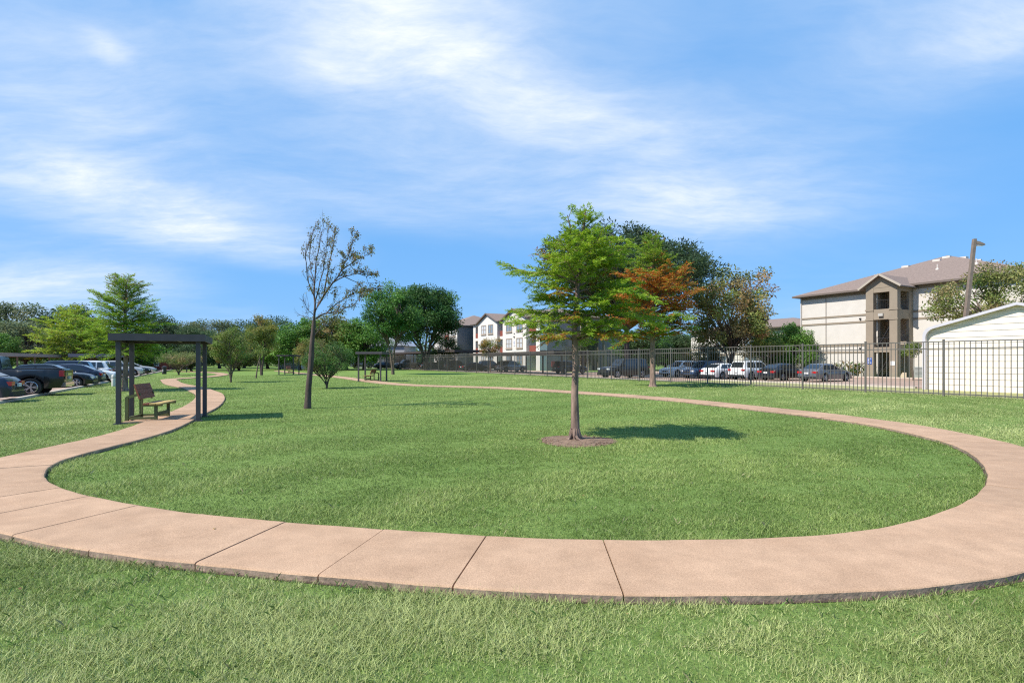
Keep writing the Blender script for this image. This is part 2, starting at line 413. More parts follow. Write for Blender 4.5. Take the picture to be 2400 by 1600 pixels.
# ------------------------------------------------------------------ parking areas
LOT = mat('lot_concrete', (.36, .25, .19), .9, var=.16, scale=.6, bump=.3, bscale=40)
KERB = mat('kerb_concrete', (.55, .47, .40), .9, var=.12, scale=3, bump=.2)
PAINTW = mat('line_paint', (.72, .70, .66), .8, var=.1, scale=4)
def lot(name, poly, z, label):
    mb = MB(); mb.add([G(p, q, z) for p, q in poly], [tuple(range(len(poly)))])
    o = mb.build(name, LOT); return tag(o, label, kind='structure')
lotL = lot('parking_lot', [(-45, 8), (-7.75, 8), (-7.75, 135), (-45, 135)], .006, 'pinkish concrete car park on the left')
lotR = lot('parking_lot', [(37.6, 17.2), (57.5, 17.2), (57.5, 66), (44.5, 66), (44.5, 130), (32.6, 130), (32.6, 33), (37.6, 33)], .006, 'pinkish concrete car park behind the fence')
mb = MB()
for q in range(8, 134, 3):
    mb.add([G(p, qq, z) for (p, qq, z) in [(-7.75, q, -.02), (-7.57, q, -.02), (-7.57, q + 2.98, -.02), (-7.75, q + 2.98, -.02), (-7.75, q, .11), (-7.57, q, .11), (-7.57, q + 2.98, .11), (-7.75, q + 2.98, .11)]],
           [(3, 2, 1, 0), (4, 5, 6, 7), (0, 1, 5, 4), (1, 2, 6, 5), (2, 3, 7, 6), (3, 0, 4, 7)])
tag(mb.build('kerb', KERB), 'pale concrete kerb between left car park and lawn', kind='structure')
mb = MB()
for (p0, p1, q0, q1) in [(37.42, 37.6, 17.4, 33), (57.5, 57.68, 17.2, 66), (32.42, 32.6, 33, 130), (44.5, 44.68, 66.2, 130)]:
    mb.add([G(p, q, z) for z in (-.02, .11) for (p, q) in ((p0, q0), (p1, q0), (p1, q1), (p0, q1))], [(3, 2, 1, 0), (4, 5, 6, 7), (0, 1, 5, 4), (1, 2, 6, 5), (2, 3, 7, 6), (3, 0, 4, 7)])
tag(mb.build('kerb', KERB), 'pale concrete kerbs around the car park behind the fence', kind='structure')
mb = MB()
for i in range(24):
    q = 16 + i * 2.75
    mb.add([G(a, b_, .010) for a, b_ in ((-13, q), (-7.9, q), (-7.9, q + .1), (-13, q + .1))], [(0, 1, 2, 3)])
for i in range(8):
    q = 19.0 + i * 2.75
    mb.add([G(a, b_, .010) for a, b_ in ((37.9, q), (43, q), (43, q + .1), (37.9, q + .1))], [(0, 1, 2, 3)])
tag(mb.build('parking_lines', PAINTW), 'worn white bay lines painted on the car parks', kind='structure')
# drier turf strip before the shed
mb = MB(); mb.add([G(a, b_, .003) for a, b_ in ((31.0, 4), (37.3, 4), (37.3, 32), (34.5, 33), (31.6, 26))], [(0, 1, 2, 3, 4)])
tag(mb.build('dry_turf', mat('dry_turf', (.30, .29, .12), .95, var=.35, scale=1.4, bump=.6, bscale=18)), 'yellowed dry turf between fence and shed', kind='structure')
# earth ring under the middle tree
T0 = gp(1348, 1033)
mb = MB(); v = [(T0[0], T0[1] - .02, .05)]; rr = random.Random(3); n = 40
for r_, z in ((.35, .045), (.62, .02), (.80, .003)):
    for i in range(n):
        a = 2 * math.pi * i / n; k_ = r_ * (1 + (.10 * math.sin(a * 3 + 1) + rr.uniform(-.03, .03)) * (r_ > .5))
        v.append((T0[0] + .04 + k_ * math.cos(a), T0[1] - .02 + k_ * math.sin(a), z + rr.uniform(-.006, .008) * (r_ < .7)))
f = [(0, 1 + i, 1 + (i + 1) % n) for i in range(n)]
for k_ in range(2):
    f += [(1 + k_*n + i, 1 + (k_+1)*n + i, 1 + (k_+1)*n + (i+1) % n, 1 + k_*n + (i+1) % n) for i in range(n)]
MULCH = mat('mulch', (.205, .135, .092), .95, var=.45, scale=11, bump=1.0, bscale=45)
mb.add(v, f); mulch = tag(mb.build('mulch_bed', MULCH, smooth=40), 'bare earth ring around the middle tree trunk', kind='structure')
ch = MB()
for _ in range(620):
    a = rr.uniform(0, 6.283); r_ = .86 * math.sqrt(rr.random()); x, y = T0[0] + .04 + r_ * math.cos(a), T0[1] - .02 + r_ * math.sin(a); z = .05 * max(0, 1 - r_ / .8)
    L_, w_, b_ = rr.uniform(.015, .05), rr.uniform(.006, .014), rr.uniform(0, 6.283); c_, s_ = math.cos(b_), math.sin(b_)
    ch.bar((x, y, z + .006), (x + L_ * c_, y + L_ * s_, z + rr.uniform(.004, .022)), w_, .008)
tag(ch.build('bark_chips', mat('bark_chip', (.20, .13, .085), .9, var=.5, scale=3), mulch), kind='stuff')

# ------------------------------------------------------------------ grass blades
def near_path(P):
    """distance to the path's middle line"""
    c = cl[::3]; d = np.full(len(P), 99.)
    near_ = np.arange(len(P))
    if len(P) > 50000:
        gxs, gys = np.arange(-68, 68, .5), np.arange(0, 64, .5); M = np.stack(np.meshgrid(gxs, gys), -1).reshape(-1, 2)
        cm = near_path(M[:40000]) if len(M) <= 40000 else np.concatenate([near_path(M[i:i+40000]) for i in range(0, len(M), 40000)])
        cm = cm.reshape(len(gys), len(gxs)); ii = np.clip(((P[:, 1]) / .5).round().astype(int), 0, len(gys)-1); jj = np.clip(((P[:, 0] + 68) / .5).round().astype(int), 0, len(gxs)-1)
        near_ = np.where(cm[ii, jj] < 1.6)[0]
    for i in range(0, len(near_), 20000):
        s_ = near_[i:i+20000]; q = P[s_]
        d[s_] = np.sqrt(((q[:, None, 0] - c[None, :, 0]) ** 2 + (q[:, None, 1] - c[None, :, 1]) ** 2).min(1))
    return d
rg = np.random.default_rng(11)
def vnoise(x, y, seed):
    r = np.random.default_rng(seed); o = np.zeros_like(x)
    for f_, a in ((.35, 1), (.8, .7), (1.9, .5), (4.1, .35)):
        for _ in range(3):
            th = r.uniform(0, 6.28); o += a / 3 * np.sin((x * math.cos(th) + y * math.sin(th)) * f_ * 2.2 + r.uniform(0, 6.28))
    return o
ND = 1700000
u = rg.random(ND); dmax = 62.; a2 = 16.
d = 4 * np.sqrt(np.exp(u * math.log((1 + dmax**2 / a2) / (1 + 4 / a2)) + math.log(1 + 4 / a2)) - 1)
ang = rg.uniform(-1.25, 1.25, ND)
gx, gy = d * ang, d
NE = 330000; ue = rg.random(NE); re_ = 4 * np.sqrt(np.exp(ue * math.log((1 + 14**2 / a2) / (1 + 1 / a2)) + math.log(1 + 1 / a2)) - 1)   # the turf beside the viewer
ph = rg.uniform(math.atan(1.25), 1.75, NE) * np.where(rg.random(NE) < .5, 1, -1)
gx = np.r_[gx, re_ * np.sin(ph)]; gy = np.r_[gy, re_ * np.cos(ph)]; d = np.r_[d, re_]; ND += NE
P = np.c_[gx, gy]
dp = near_path(P)
keep = dp > PW / 2 + rg.uniform(.0, .05, ND)
keep &= np.hypot(gx - T0[0] - .04, gy - T0[1] + .02) > .80 + rg.normal(0, .04, ND)
pp = gx * CA + gy * SA; qq = -gx * SA + gy * CA
keep &= (pp > -7.5) & (pp < 32.3)
keep &= (vnoise(gx * 3.1, gy * 3.1, 8) > -.55) | (rg.random(ND) < .5)
keep &= ~((np.hypot(gx + 10.75, gy - 15.2) < .0))
gx, gy, dd, dp = gx[keep], gy[keep], d[keep], dp[keep]; n = len(gx)
low = vnoise(gx, gy, 4); mid_ = vnoise(gx * 3.1, gy * 3.1, 8)
hh = (.017 + .030 * rg.random(n) ** 2) * (1 + .22 * low) * (1 + .55 * np.clip(mid_, -1, 1)) * (1 + .002 * dd)
hh = np.where((dp < PW/2 + .12), hh * 1.25, hh); hh = np.clip(hh, .02, .11)
ww = (.0025 + .0016 * rg.random(n)) * (1 + dd / 7.5)
th = rg.uniform(0, 2 * np.pi, n); lean = rg.gamma(2.2, .48, n) * (1 + .25 * mid_).clip(.4, 1.8)
lx, ly = np.cos(th) * lean * hh, np.sin(th) * lean * hh
ta = th + np.pi / 2 + rg.normal(0, .5, n)
wx, wy = np.cos(ta) * ww / 2, np.sin(ta) * ww / 2
z0 = np.zeros(n) - .002
V = np.empty((n, 3, 3), np.float32)
V[:, 0] = np.c_[gx - wx, gy - wy, z0]; V[:, 1] = np.c_[gx + wx, gy + wy, z0]
V[:, 2] = np.c_[gx + lx, gy + ly, hh]
c_dry = np.array([.40, .38, .20])
gxs, gys = np.arange(-68, 68, .25), np.arange(0, 64, .25)
MX, MY = np.meshgrid(gxs, gys); ins = np.zeros(MX.shape, bool); pg = cl[::12]
for k_ in range(len(pg)):
    (xa, ya), (xb, yb) = pg[k_], pg[(k_ + 1) % len(pg)]
    if ya == yb: continue
    cr = ((ya > MY) != (yb > MY)) & (MX < (xb - xa) * (MY - ya) / (yb - ya) + xa); ins ^= cr
inside = ins[np.clip((gy / .25).round().astype(int), 0, len(gys) - 1), np.clip(((gx + 68) / .25).round().astype(int), 0, len(gxs) - 1)]
t_ = np.clip(.45 + .60 * low + .20 * mid_ + rg.normal(0, .33, n), 0, 1)[:, None]
i_ = inside[:, None]          # the watered ring is greener than the turf outside it
c_lo = np.where(i_, [[.105, .170, .032]], [[.168, .215, .055]]); c_hi = np.where(i_, [[.30, .375, .11]], [[.42, .465, .18]])
colr = c_lo * (1 - t_) + c_hi * t_
dry = rg.random(n) < (.05 + .04 * (low > .5)); colr[dry] = colr[dry] * .35 + c_dry * .65
colr *= rg.uniform(.62, 1.32, (n, 1))
cols = np.repeat(colr[:, None], 3, 1)
Fq = np.arange(n * 3).reshape(n, 3)
gr = link('lawn_grass', np_mesh('lawn_grass', V.reshape(-1, 3), Fq, BLADE, cols.reshape(-1, 3)))
tag(gr, 'mown green grass blades covering the lawn', 'grass', kind='stuff')
# longer tufts left by the mower along the slab edge
def tufts(name, spots, label):
    Vs, Cs = [], []
    for (x, y, k_, hmax, rad) in spots:
        for _ in range(k_):
            a = rg.uniform(0, 6.28); r_ = rad * math.sqrt(rg.random()); bx, by = x + r_ * math.cos(a), y + r_ * math.sin(a)
            h = hmax * rg.uniform(.3, .9); th_ = rg.uniform(0, 6.28); ln = rg.uniform(.3, 1.2) * h; w = rg.uniform(.0022, .0045)
            ta_ = th_ + 1.57; px_, py_ = math.cos(ta_) * w / 2, math.sin(ta_) * w / 2; ex, ey = math.cos(th_) * ln, math.sin(th_) * ln
            Vs.append([(bx - px_, by - py_, 0), (bx + px_, by + py_, 0), (bx + ex * .45 + px_ * .7, by + ey * .45 + py_ * .7, h * .7), (bx + ex, by + ey, h)])
            cc = np.array([.13, .215, .055]) * rg.uniform(.6, 1.5) if rg.random() > .22 else np.array([.4, .36, .2]) * rg.uniform(.7, 1.1)
            Cs.append([cc] * 4)
    V_ = np.array(Vs).reshape(-1, 3); C_ = np.array(Cs).reshape(-1, 3)
    tag(link(name, np_mesh(name, V_, np.arange(len(V_)).reshape(-1, 4), BLADE, C_)), label, 'grass', kind='stuff')
sp = []
near = [i for i in range(0, len(cl), 2) if cl[i][1] < 12]
for i in near:
    if rg.random() < .8:
        s_ = 1 if rg.random() < .7 else -1
        e = cl[i] + cn[i] * s_ * (PW / 2 + rg.uniform(.0, .06)); sp.append((e[0], e[1], int(rg.integers(3, 9)), rg.uniform(.035, .085), .035))
for (px, py, k_, h) in [(320,1360,40,.07),(350,1352,30,.06),(800,1388,26,.075),(870,1394,22,.07),(1010,1404,18,.07),(1300,1436,24,.07)]:
    g_ = gp(px, py); sp.append((g_[0], g_[1], k_, h, .13))
for _ in range(420):
    y = rg.uniform(2.6, 9); x = rg.uniform(-1, 1) * y
    if near_path(np.array([[x, y]]))[0] > PW / 2 + .1: sp.append((x, y, int(rg.integers(2, 7)), rg.uniform(.05, .10), .06))
g_ = gp(1640, 905)
for _ in range(60): sp.append((g_[0] + rg.uniform(-1.5, 3.0), g_[1] + rg.uniform(-2.5, .5), 6, rg.uniform(.15, .35), .12))
tufts('grass_tufts', sp, 'longer grass tufts along the path edge and fence foot')

# fallen leaves, thin on the lawn under the trees
fl = []; fcol = []
for (cx, cy, rr_, k_) in [(1.6, 11.6, 2.6, 90), (2.6, 11.9, 3.2, 60), (-6.8, 19.5, 3.2, 60), (9.3, 34.5, 4, 60), (0, 5, 9, 80), (-21, 31, 4, 40)]:
    for _ in range(k_):
        a = rg.uniform(0, 6.28); r_ = rr_ * math.sqrt(rg.random()); x, y = cx + r_ * math.cos(a), cy + r_ * math.sin(a)
        if y < 2.4: continue
        z = .03 + rg.uniform(0, .02)
        if near_path(np.array([[x, y]]))[0] < PW / 2:
            if rg.random() < .75: continue
            z = PZ + .006
        b_ = rg.uniform(0, 6.28); l_ = rg.uniform(.02, .045); c_, s_ = math.cos(b_) * l_, math.sin(b_) * l_
        fl.append([(x, y, z), (x + c_ * .5 - s_ * .3, y + s_ * .5 + c_ * .3, z + .006), (x + c_, y + s_, z + .004), (x + c_ * .5 + s_ * .3, y + s_ * .5 - c_ * .3, z + .008)])
        fcol.append([np.array([(.36, .19, .07), (.42, .32, .12), (.24, .13, .06)][rg.integers(3)]) * rg.uniform(.7, 1.2)] * 4)
tag(link('fallen_leaves', np_mesh('fallen_leaves', np.array(fl).reshape(-1, 3), np.arange(len(fl) * 4).reshape(-1, 4), LEAF, np.array(fcol).reshape(-1, 3))), 'scattered small dry leaves on the grass and path', 'leaves', kind='stuff')
# ------------------------------------------------------------------ trees
class Wood:
    def __init__(s): s.V = []; s.F = []; s.n = 0
    def tube(s, P, R, k=6):
        P = np.asarray(P, float); R = np.asarray(R, float); m = len(P)
        T = np.gradient(P, axis=0); T /= np.linalg.norm(T, axis=1)[:, None] + 1e-9
        ref = np.where(np.abs(T[:, 2:3]) < .9, np.array([[0, 0, 1.]]), np.array([[1., 0, 0]]))
        A = np.cross(T, ref); A /= np.linalg.norm(A, axis=1)[:, None] + 1e-9; B = np.cross(T, A)
        an = np.arange(k) * 2 * np.pi / k
        V = P[:, None] + R[:, None, None] * (A[:, None] * np.cos(an)[None, :, None] + B[:, None] * np.sin(an)[None, :, None])
        i = np.arange(m - 1)[:, None] * k; j = np.arange(k)[None]; j2 = (j + 1) % k
        Fq = np.stack([i + j, i + j2, i + k + j2, i + k + j], -1).reshape(-1, 4) + s.n
        s.V.append(V.reshape(-1, 3)); s.F.append(Fq); s.n += m * k
    def mesh(s, name, m): return np_mesh(name, np.vstack(s.V), np.vstack(s.F), m, smooth=True)

class Leaves:
    def __init__(s): s.P = []; s.D = []; s.S = []; s.L = []; s.W = []; s.C = []
    def add(s, P, D, Ln, Wd, C, rg, N=None):
        """leaves at P pointing along D; lengths Ln, widths Wd, colours C"""
        n = len(P); D = D / (np.linalg.norm(D, axis=1)[:, None] + 1e-9)
        q = rg.normal(0, 1, (n, 3)) if N is None else N + rg.normal(0, .45, (n, 3))
        S_ = np.cross(D, q); S_ /= np.linalg.norm(S_, axis=1)[:, None] + 1e-9
        s.P.append(P); s.D.append(D); s.S.append(S_); s.L.append(np.broadcast_to(Ln, n)); s.W.append(np.broadcast_to(Wd, n)); s.C.append(C)
    def mesh(s, name, m=None):
        P = np.vstack(s.P); D = np.vstack(s.D); S_ = np.vstack(s.S); Ln = np.concatenate(s.L)[:, None]; Wd = np.concatenate(s.W)[:, None]; C = np.vstack(s.C)
        V = np.stack([P, P + D * Ln * .5 + S_ * Wd * .5, P + D * Ln, P + D * Ln * .5 - S_ * Wd * .5], 1)
        return np_mesh(name, V.reshape(-1, 3), np.arange(len(P) * 4).reshape(-1, 4), m or LEAF, np.repeat(C[:, None], 4, 1).reshape(-1, 3))

def palette(rg, n, cols, wts, jit=.22):
    cols = np.array(cols); i = rg.choice(len(cols), n, p=np.array(wts) / np.sum(wts))
    return cols[i] * rg.uniform(1 - jit, 1 + jit, (n, 1)) * rg.uniform(.93, 1.07, (n, 3))
def wob(a, b, n, amp, rg, sag=0.0):
    t = np.linspace(0, 1, n)[:, None]; P = a * (1 - t) + b * t
    w = rg.normal(0, amp, (n, 3)); w[0] = 0; w[-1] *= .3
    for _ in range(2): w[1:-1] = .25 * w[:-2] + .5 * w[1:-1] + .25 * w[2:]
    P = P + w; P[:, 2] -= sag * (t[:, 0] * (1 - t[:, 0])) * 4
    return P

def put_tree(name, label, loc, wood, leaves, bark, group=None, rz=0.0, cat='tree'):
    t = thing(name, label, cat, (loc[0], loc[1], 0), rz, group)
    link('trunk', wood.mesh('trunk', bark), t)
    if leaves: link('crown', leaves.mesh('crown'), t)
    return t

GREENS = [(.23, .37, .035), (.30, .45, .048), (.39, .51, .065), (.15, .26, .026)]
def cypress(seed, h, base, rad, n_br, tr, colfn, dens=1.0, leaf=.07, top_skew=0.0, prof=None, up0=.10, up1=.75, fork=None, flat=.14, vary=(.62, 1.14)):
    """bald cypress: straight leader, tiers of feathery sprays"""
    rg = np.random.default_rng(seed); wd = Wood(); lv = Leaves()
    z = np.linspace(0, h * .985, 16); lead = np.c_[np.cumsum(rg.normal(0, .012, 16)) * h / 6, np.cumsum(rg.normal(0, .012, 16)) * h / 6, z]
    lead[:, :2] -= lead[0, :2]; lead[:, 0] += top_skew * (z / h) ** 3
    r = tr * (1 - z / h) ** .75 * .92 + .008; r[0] *= 1.35; r[1] *= 1.02
    # flared foot
    zz = np.array([-.05, .03, .10, .22, .5]); ff = np.array([1.75, 1.45, 1.22, 1.08, 1.0]) * tr
    L2 = np.vstack([np.c_[np.zeros((5, 2)), zz], lead[z > .7]]); R2 = np.r_[ff, r[z > .7]]
    wd.tube(L2, R2, 10)
    def at(zq): return np.array([np.interp(zq, z, lead[:, 0]), np.interp(zq, z, lead[:, 1]), zq])
    if fork:
        f0 = at(base + .62 * (h - base)); wd.tube(wob(f0, f0 + np.array([fork[0], fork[1], 1.]) * .36 * (h - base) * .85, 6, .02, rg), np.linspace(tr * .3, .008, 6), 5)
    prof = prof or [(0, .62), (.12, .95), (.3, 1.0), (.5, .78), (.7, .52), (.85, .34), (1, .10)]
    px_, py_ = zip(*prof)
    for i in range(n_br):
        t = (i + rg.uniform(-.4, .4)) / n_br; t = min(max(t, 0), .99) ** 1.05
        zb = base + t * (h - base) * .97
        az = i * 2.39996 + rg.uniform(-.5, .5)
        ln = rad * np.interp(t, px_, py_) * rg.uniform(*vary)
        up = up0 + (up1 - up0) * t ** 1.5 + rg.normal(0, .15)
        a = at(zb)
        if fork and t > .66 and i % 5 < 2:
            a = at(base + .62 * (h - base)) + np.array([fork[0], fork[1], 1.0]) * (zb - base - .62 * (h - base)) * .85; ln *= .8
        dirv = np.array([math.cos(az), math.sin(az), math.tan(up)]); dirv /= np.linalg.norm(dirv)
        e = a + dirv * ln; P = wob(a, e, 8, ln * .035, rg, sag=-ln * .05)
        P[-3:, 2] += np.array([.0, .02, .05]) * ln * rg.uniform(-1, 1.5)
        r0 = min(tr * .32, .012 + .02 * ln) * (1 - .5 * t)
        wd.tube(P, np.linspace(r0, .004, 8), 4)
        # side twigs in a flat spray
        nt_ = max(5, int(ln * 13 * dens ** .5)); T = np.gradient(P, axis=0); 
        for k_ in range(nt_):
            u = .14 + .86 * (k_ + rg.random()) / nt_; iu = u * 7; i_ = min(int(iu), 6); p = P[i_] * (1 - iu + i_) + P[i_+1] * (iu - i_)
            tv = T[i_] / np.linalg.norm(T[i_]); sd = np.cross(tv, [0, 0, 1.]); sd /= np.linalg.norm(sd) + 1e-9
            s_ = 1 if k_ % 2 else -1
            tl = ln * (.42 * (1 - u) + .13) * rg.uniform(.6, 1.2) + .06
            dv = tv * rg.uniform(.5, .95) + sd * s_ * rg.uniform(.5, 1.0) + np.array([0, 0, rg.normal(.03, flat)]); dv /= np.linalg.norm(dv)
            m = max(5, int(tl * 120 * dens)); f = rg.random(m) ** .85
            Q = p + dv * (f * tl)[:, None] + np.c_[np.zeros((m, 2)), -.10 * tl * f ** 2] + rg.normal(0, 1, (m, 3)) * (.010 + .02 * tl) * np.array([1, 1, .6])
            lat = np.cross(dv, [0, 0, 1.]); lat /= np.linalg.norm(lat) + 1e-9
            sg = np.where(rg.random(m) < .5, 1, -1)[:, None]
            D = dv * rg.uniform(.25, .9, (m, 1)) + lat * sg * rg.uniform(.4, 1, (m, 1)) + np.c_[np.zeros((m, 2)), rg.normal(-.12, .26, m)]
            C = colfn(rg, Q, az, t, u)
            lv.add(Q, D, leaf * rg.uniform(.55, 1.25, m), leaf * rg.uniform(.16, .3, m), C, rg, N=np.array([0, 0, 1.]))
            if tl > .25: wd.tube(np.array([p, p + dv * tl * .7]), np.array([.005, .002]) * (1 + ln * .2), 3)
    return wd, lv

def broadleaf(seed, h, w, base, n_cl, per, leaf, cols, wts, tr, stems=1, spread=.25, lumps=.25, shell=.45, rc=None, trunk_h=None, flat=1.0, jit=.2, asp=.55, twig=True, droop=0.0, cljit=.22, depth=None):
    rg = np.random.default_rng(seed); wd = Wood(); lv = Leaves()
    cz = (h + base) / 2; rz_ = (h - base) / 2; rx = w / 2; ry = (depth or w) / 2
    rc = rc or .17 * w
    dirs = rg.normal(0, 1, (9, 3)); dirs /= np.linalg.norm(dirs, axis=1)[:, None]; amp = rg.uniform(-.9, 1, 9)
    U = rg.normal(0, 1, (n_cl, 3)); U /= np.linalg.norm(U, axis=1)[:, None]
    mod = 1 + lumps * (np.maximum(U @ dirs.T, 0) ** 3 * amp).sum(1)
    rad = (shell + (1 - shell) * rg.random(n_cl) ** .5) * mod
    C0 = U * rad[:, None] * np.array([max(rx - rc * .7, rx * .5), max(ry - rc * .7, ry * .5), max(rz_ - rc * .6, rz_ * .5)]) + np.array([0, 0, cz])
    C0[:, 2] = np.where(C0[:, 2] < cz, cz + (C0[:, 2] - cz) * flat, C0[:, 2])
    th_ = trunk_h if trunk_h is not None else base + .15 * (h - base)
    # stems
    st = []
    for k_ in range(stems):
        a = k_ * 6.283 / stems + rg.uniform(-.5, .5); sp_ = spread * rg.uniform(.6, 1.3) if stems > 1 else 0
        top = np.array([math.cos(a) * sp_ * w * .5, math.sin(a) * sp_ * w * .5, th_ + (h - th_) * rg.uniform(.42, .6)])
        b0 = np.array([math.cos(a), math.sin(a), 0]) * (tr * .8 if stems > 1 else 0)
        Pm = wob(b0, top, 10, .02 * h, rg, sag=0.0)
        if stems > 1: Pm[:, :2] *= (np.linspace(0, 1, 10)[:, None] ** .75 + .0)
        Pm[0, 2] = -.05
        Rm = np.linspace(1, .28, 10) * tr * (1 if stems == 1 else .75); Rm[0] *= 1.4
        wd.tube(Pm, Rm, 8); st.append(Pm)
    pal = palette(rg, n_cl, cols, wts, 0.0) * rg.uniform(1 - cljit, 1 + cljit, (n_cl, 1))
    for c, ccol in zip(C0, pal):
        Pm = min(st, key=lambda q: np.min(np.linalg.norm(q - c, axis=1)))
        zq = max(th_ * .85, c[2] - .75 * np.hypot(*(c[:2])) - .05 * h)
        i_ = int(np.argmin(np.abs(Pm[:, 2] - min(zq, Pm[-1, 2])))); i_ = max(i_, 3)
        dist = np.linalg.norm(c - Pm[i_])
        if twig:
            B = wob(Pm[i_], c, 6, .05 * dist, rg, sag=-.06 * dist * (c[2] > Pm[i_, 2]))
            wd.tube(B, np.linspace(min(tr * .4, .018 * dist + .012), .008, 6), 4)
        m = int(per * rg.uniform(.6, 1.4)); k3 = rg.normal(0, 1, (m, 3)); k3 /= np.linalg.norm(k3, axis=1)[:, None]
        rr_ = rc * rg.uniform(.7, 1.25)
        off = k3 * (rr_ * rg.random(m) ** .45)[:, None] * np.array([1, 1, .75])
        Q = c + off
        D = k3 * .8 + rg.normal(0, .6, (m, 3)) + np.array([0, 0, -.15 - droop])
        C = ccol * rg.uniform(1 - jit, 1 + jit, (m, 1)) * rg.uniform(.94, 1.06, (m, 3))
        lv.add(Q, D, leaf * rg.uniform(.6, 1.3, m), leaf * asp * rg.uniform(.7, 1.2, m), C, rg, N=np.array([0, 0, .6]) + k3)
    lv.P = [np.maximum(p, np.array([-1e9, -1e9, .08])) for p in lv.P]
    return wd, lv

# --- middle tree: green cypress with some rust and yellow sprays
def col_mid(rg, Q, az, t, u):
    m = len(Q)
    C = palette(rg, m, GREENS, [.3, .36, .24, .1], .18)
    left = (math.cos(az) < .25); y = (.01 + .09 * left) * (u > .35) * (t < .55)
    h_ = math.sin(az * 7.3 + t * 31) * .5 + .5
    if h_ < y * 1.3:
        C2 = palette(rg, m, [(.36, .12, .03), (.42, .24, .04), (.30, .28, .05)], [.45, .3, .25], .25)
        k_ = rg.random(m) < .7; C[k_] = C2[k_]
    return C
wd, lv = cypress(37, 4.95, 2.12, 1.62, 66, .090, col_mid, dens=1.8, leaf=.076, flat=.24, vary=(.42, 1.15), top_skew=.30, fork=(-.42, -.1),
                 prof=[(0, .78), (.08, .95), (.22, 1.0), (.4, .95), (.55, .78), (.7, .52), (.84, .34), (1, .2)], up0=-.06, up1=.95)
for k_ in range(8):
    a_ = k_ * .785 + .3 * math.sin(k_ * 5.1); l_ = .17 + .07 * math.sin(k_ * 3.3)
    wd.tube(np.array([[math.cos(a_) * .06, math.sin(a_) * .06, .26], [math.cos(a_) * .10, math.sin(a_) * .10, .12], [math.cos(a_) * (l_ * .85), math.sin(a_) * (l_ * .85), .065], [math.cos(a_ + .2) * (l_ * 1.5), math.sin(a_ + .2) * (l_ * 1.5), .03]]), np.array([.045, .042, .03, .012]), 6)
mid_tree = put_tree('cypress_tree', 'feathery bright green conifer standing in a bare earth ring on the lawn', T0, wd, lv, BARK, rz=.4)

# --- rust-tinted one by the fence
def col_rust(rg, Q, az, t, u):
    m = len(Q); C = palette(rg, m, [(.17, .30, .04), (.24, .37, .045), (.31, .40, .06)], [.4, .4, .2], .2)
    s = .5 + .5 * math.sin(az * 3.1 + t * 17)
    pr = .95 if (.12 < t < .60 and s > .1) else (.35 if t < .12 else .05)
    if rg.random() < pr:
        C2 = palette(rg, m, [(.50, .17, .04), (.56, .25, .05), (.40, .125, .033), (.46, .32, .07)], [.4, .3, .2, .1], .25)
        k_ = rg.random(m) < .85; C[k_] = C2[k_]
    return C
wd, lv = cypress(33, 9.9, 2.9, 3.1, 80, .19, col_rust, dens=.50, flat=.22, leaf=.19, prof=[(0, .75), (.15, .95), (.35, 1.0), (.55, .82), (.75, .5), (1, .2)], up0=.12, up1=.9)
put_tree('cypress_tree', 'feathery conifer turning rust orange in front of the fence', gp(1530, 906), wd, lv, BARK)

# --- cypress behind the near shelter
def col_l(rg, Q, az, t, u):
    m = len(Q); C = palette(rg, m, [(.18, .34, .035), (.27, .43, .045), (.36, .48, .055), (.12, .23, .025)], [.3, .36, .2, .14], .2)
    if t > .62 and u > .6:
        k_ = rg.random(m) < .4; C[k_] = palette(rg, m, [(.30, .24, .08)], [1], .2)[k_]
    return C
wd, lv = cypress(44, 6.2, 1.85, 2.45, 90, .15, col_l, flat=.24, dens=.62, leaf=.13, prof=[(0, .9), (.12, 1.0), (.3, .92), (.5, .80), (.7, .66), (.85, .5), (1, .25)], up0=.05, up1=1.0)
put_tree('cypress_tree', 'light green conifer with open top behind the near bench shelter', gp(293, 916), wd, lv, BARK)
def col_y(rg, Q, az, t, u):
    return palette(rg, len(Q), [(.30, .44, .05), (.38, .48, .06), (.20, .33, .04), (.44, .42, .08)], [.36, .32, .22, .1], .2)
wd, lv = cypress(55, 9.4, 2.0, 5.2, 66, .2, col_y, dens=.16, flat=.22, leaf=.40, prof=[(0, .8), (.15, 1), (.4, .85), (.7, .5), (1, .15)], up0=.1, up1=.8)
put_tree('cypress_tree', 'yellow green conifer beyond the parked cars on the left', atd(172, 76), wd, lv, BARK)

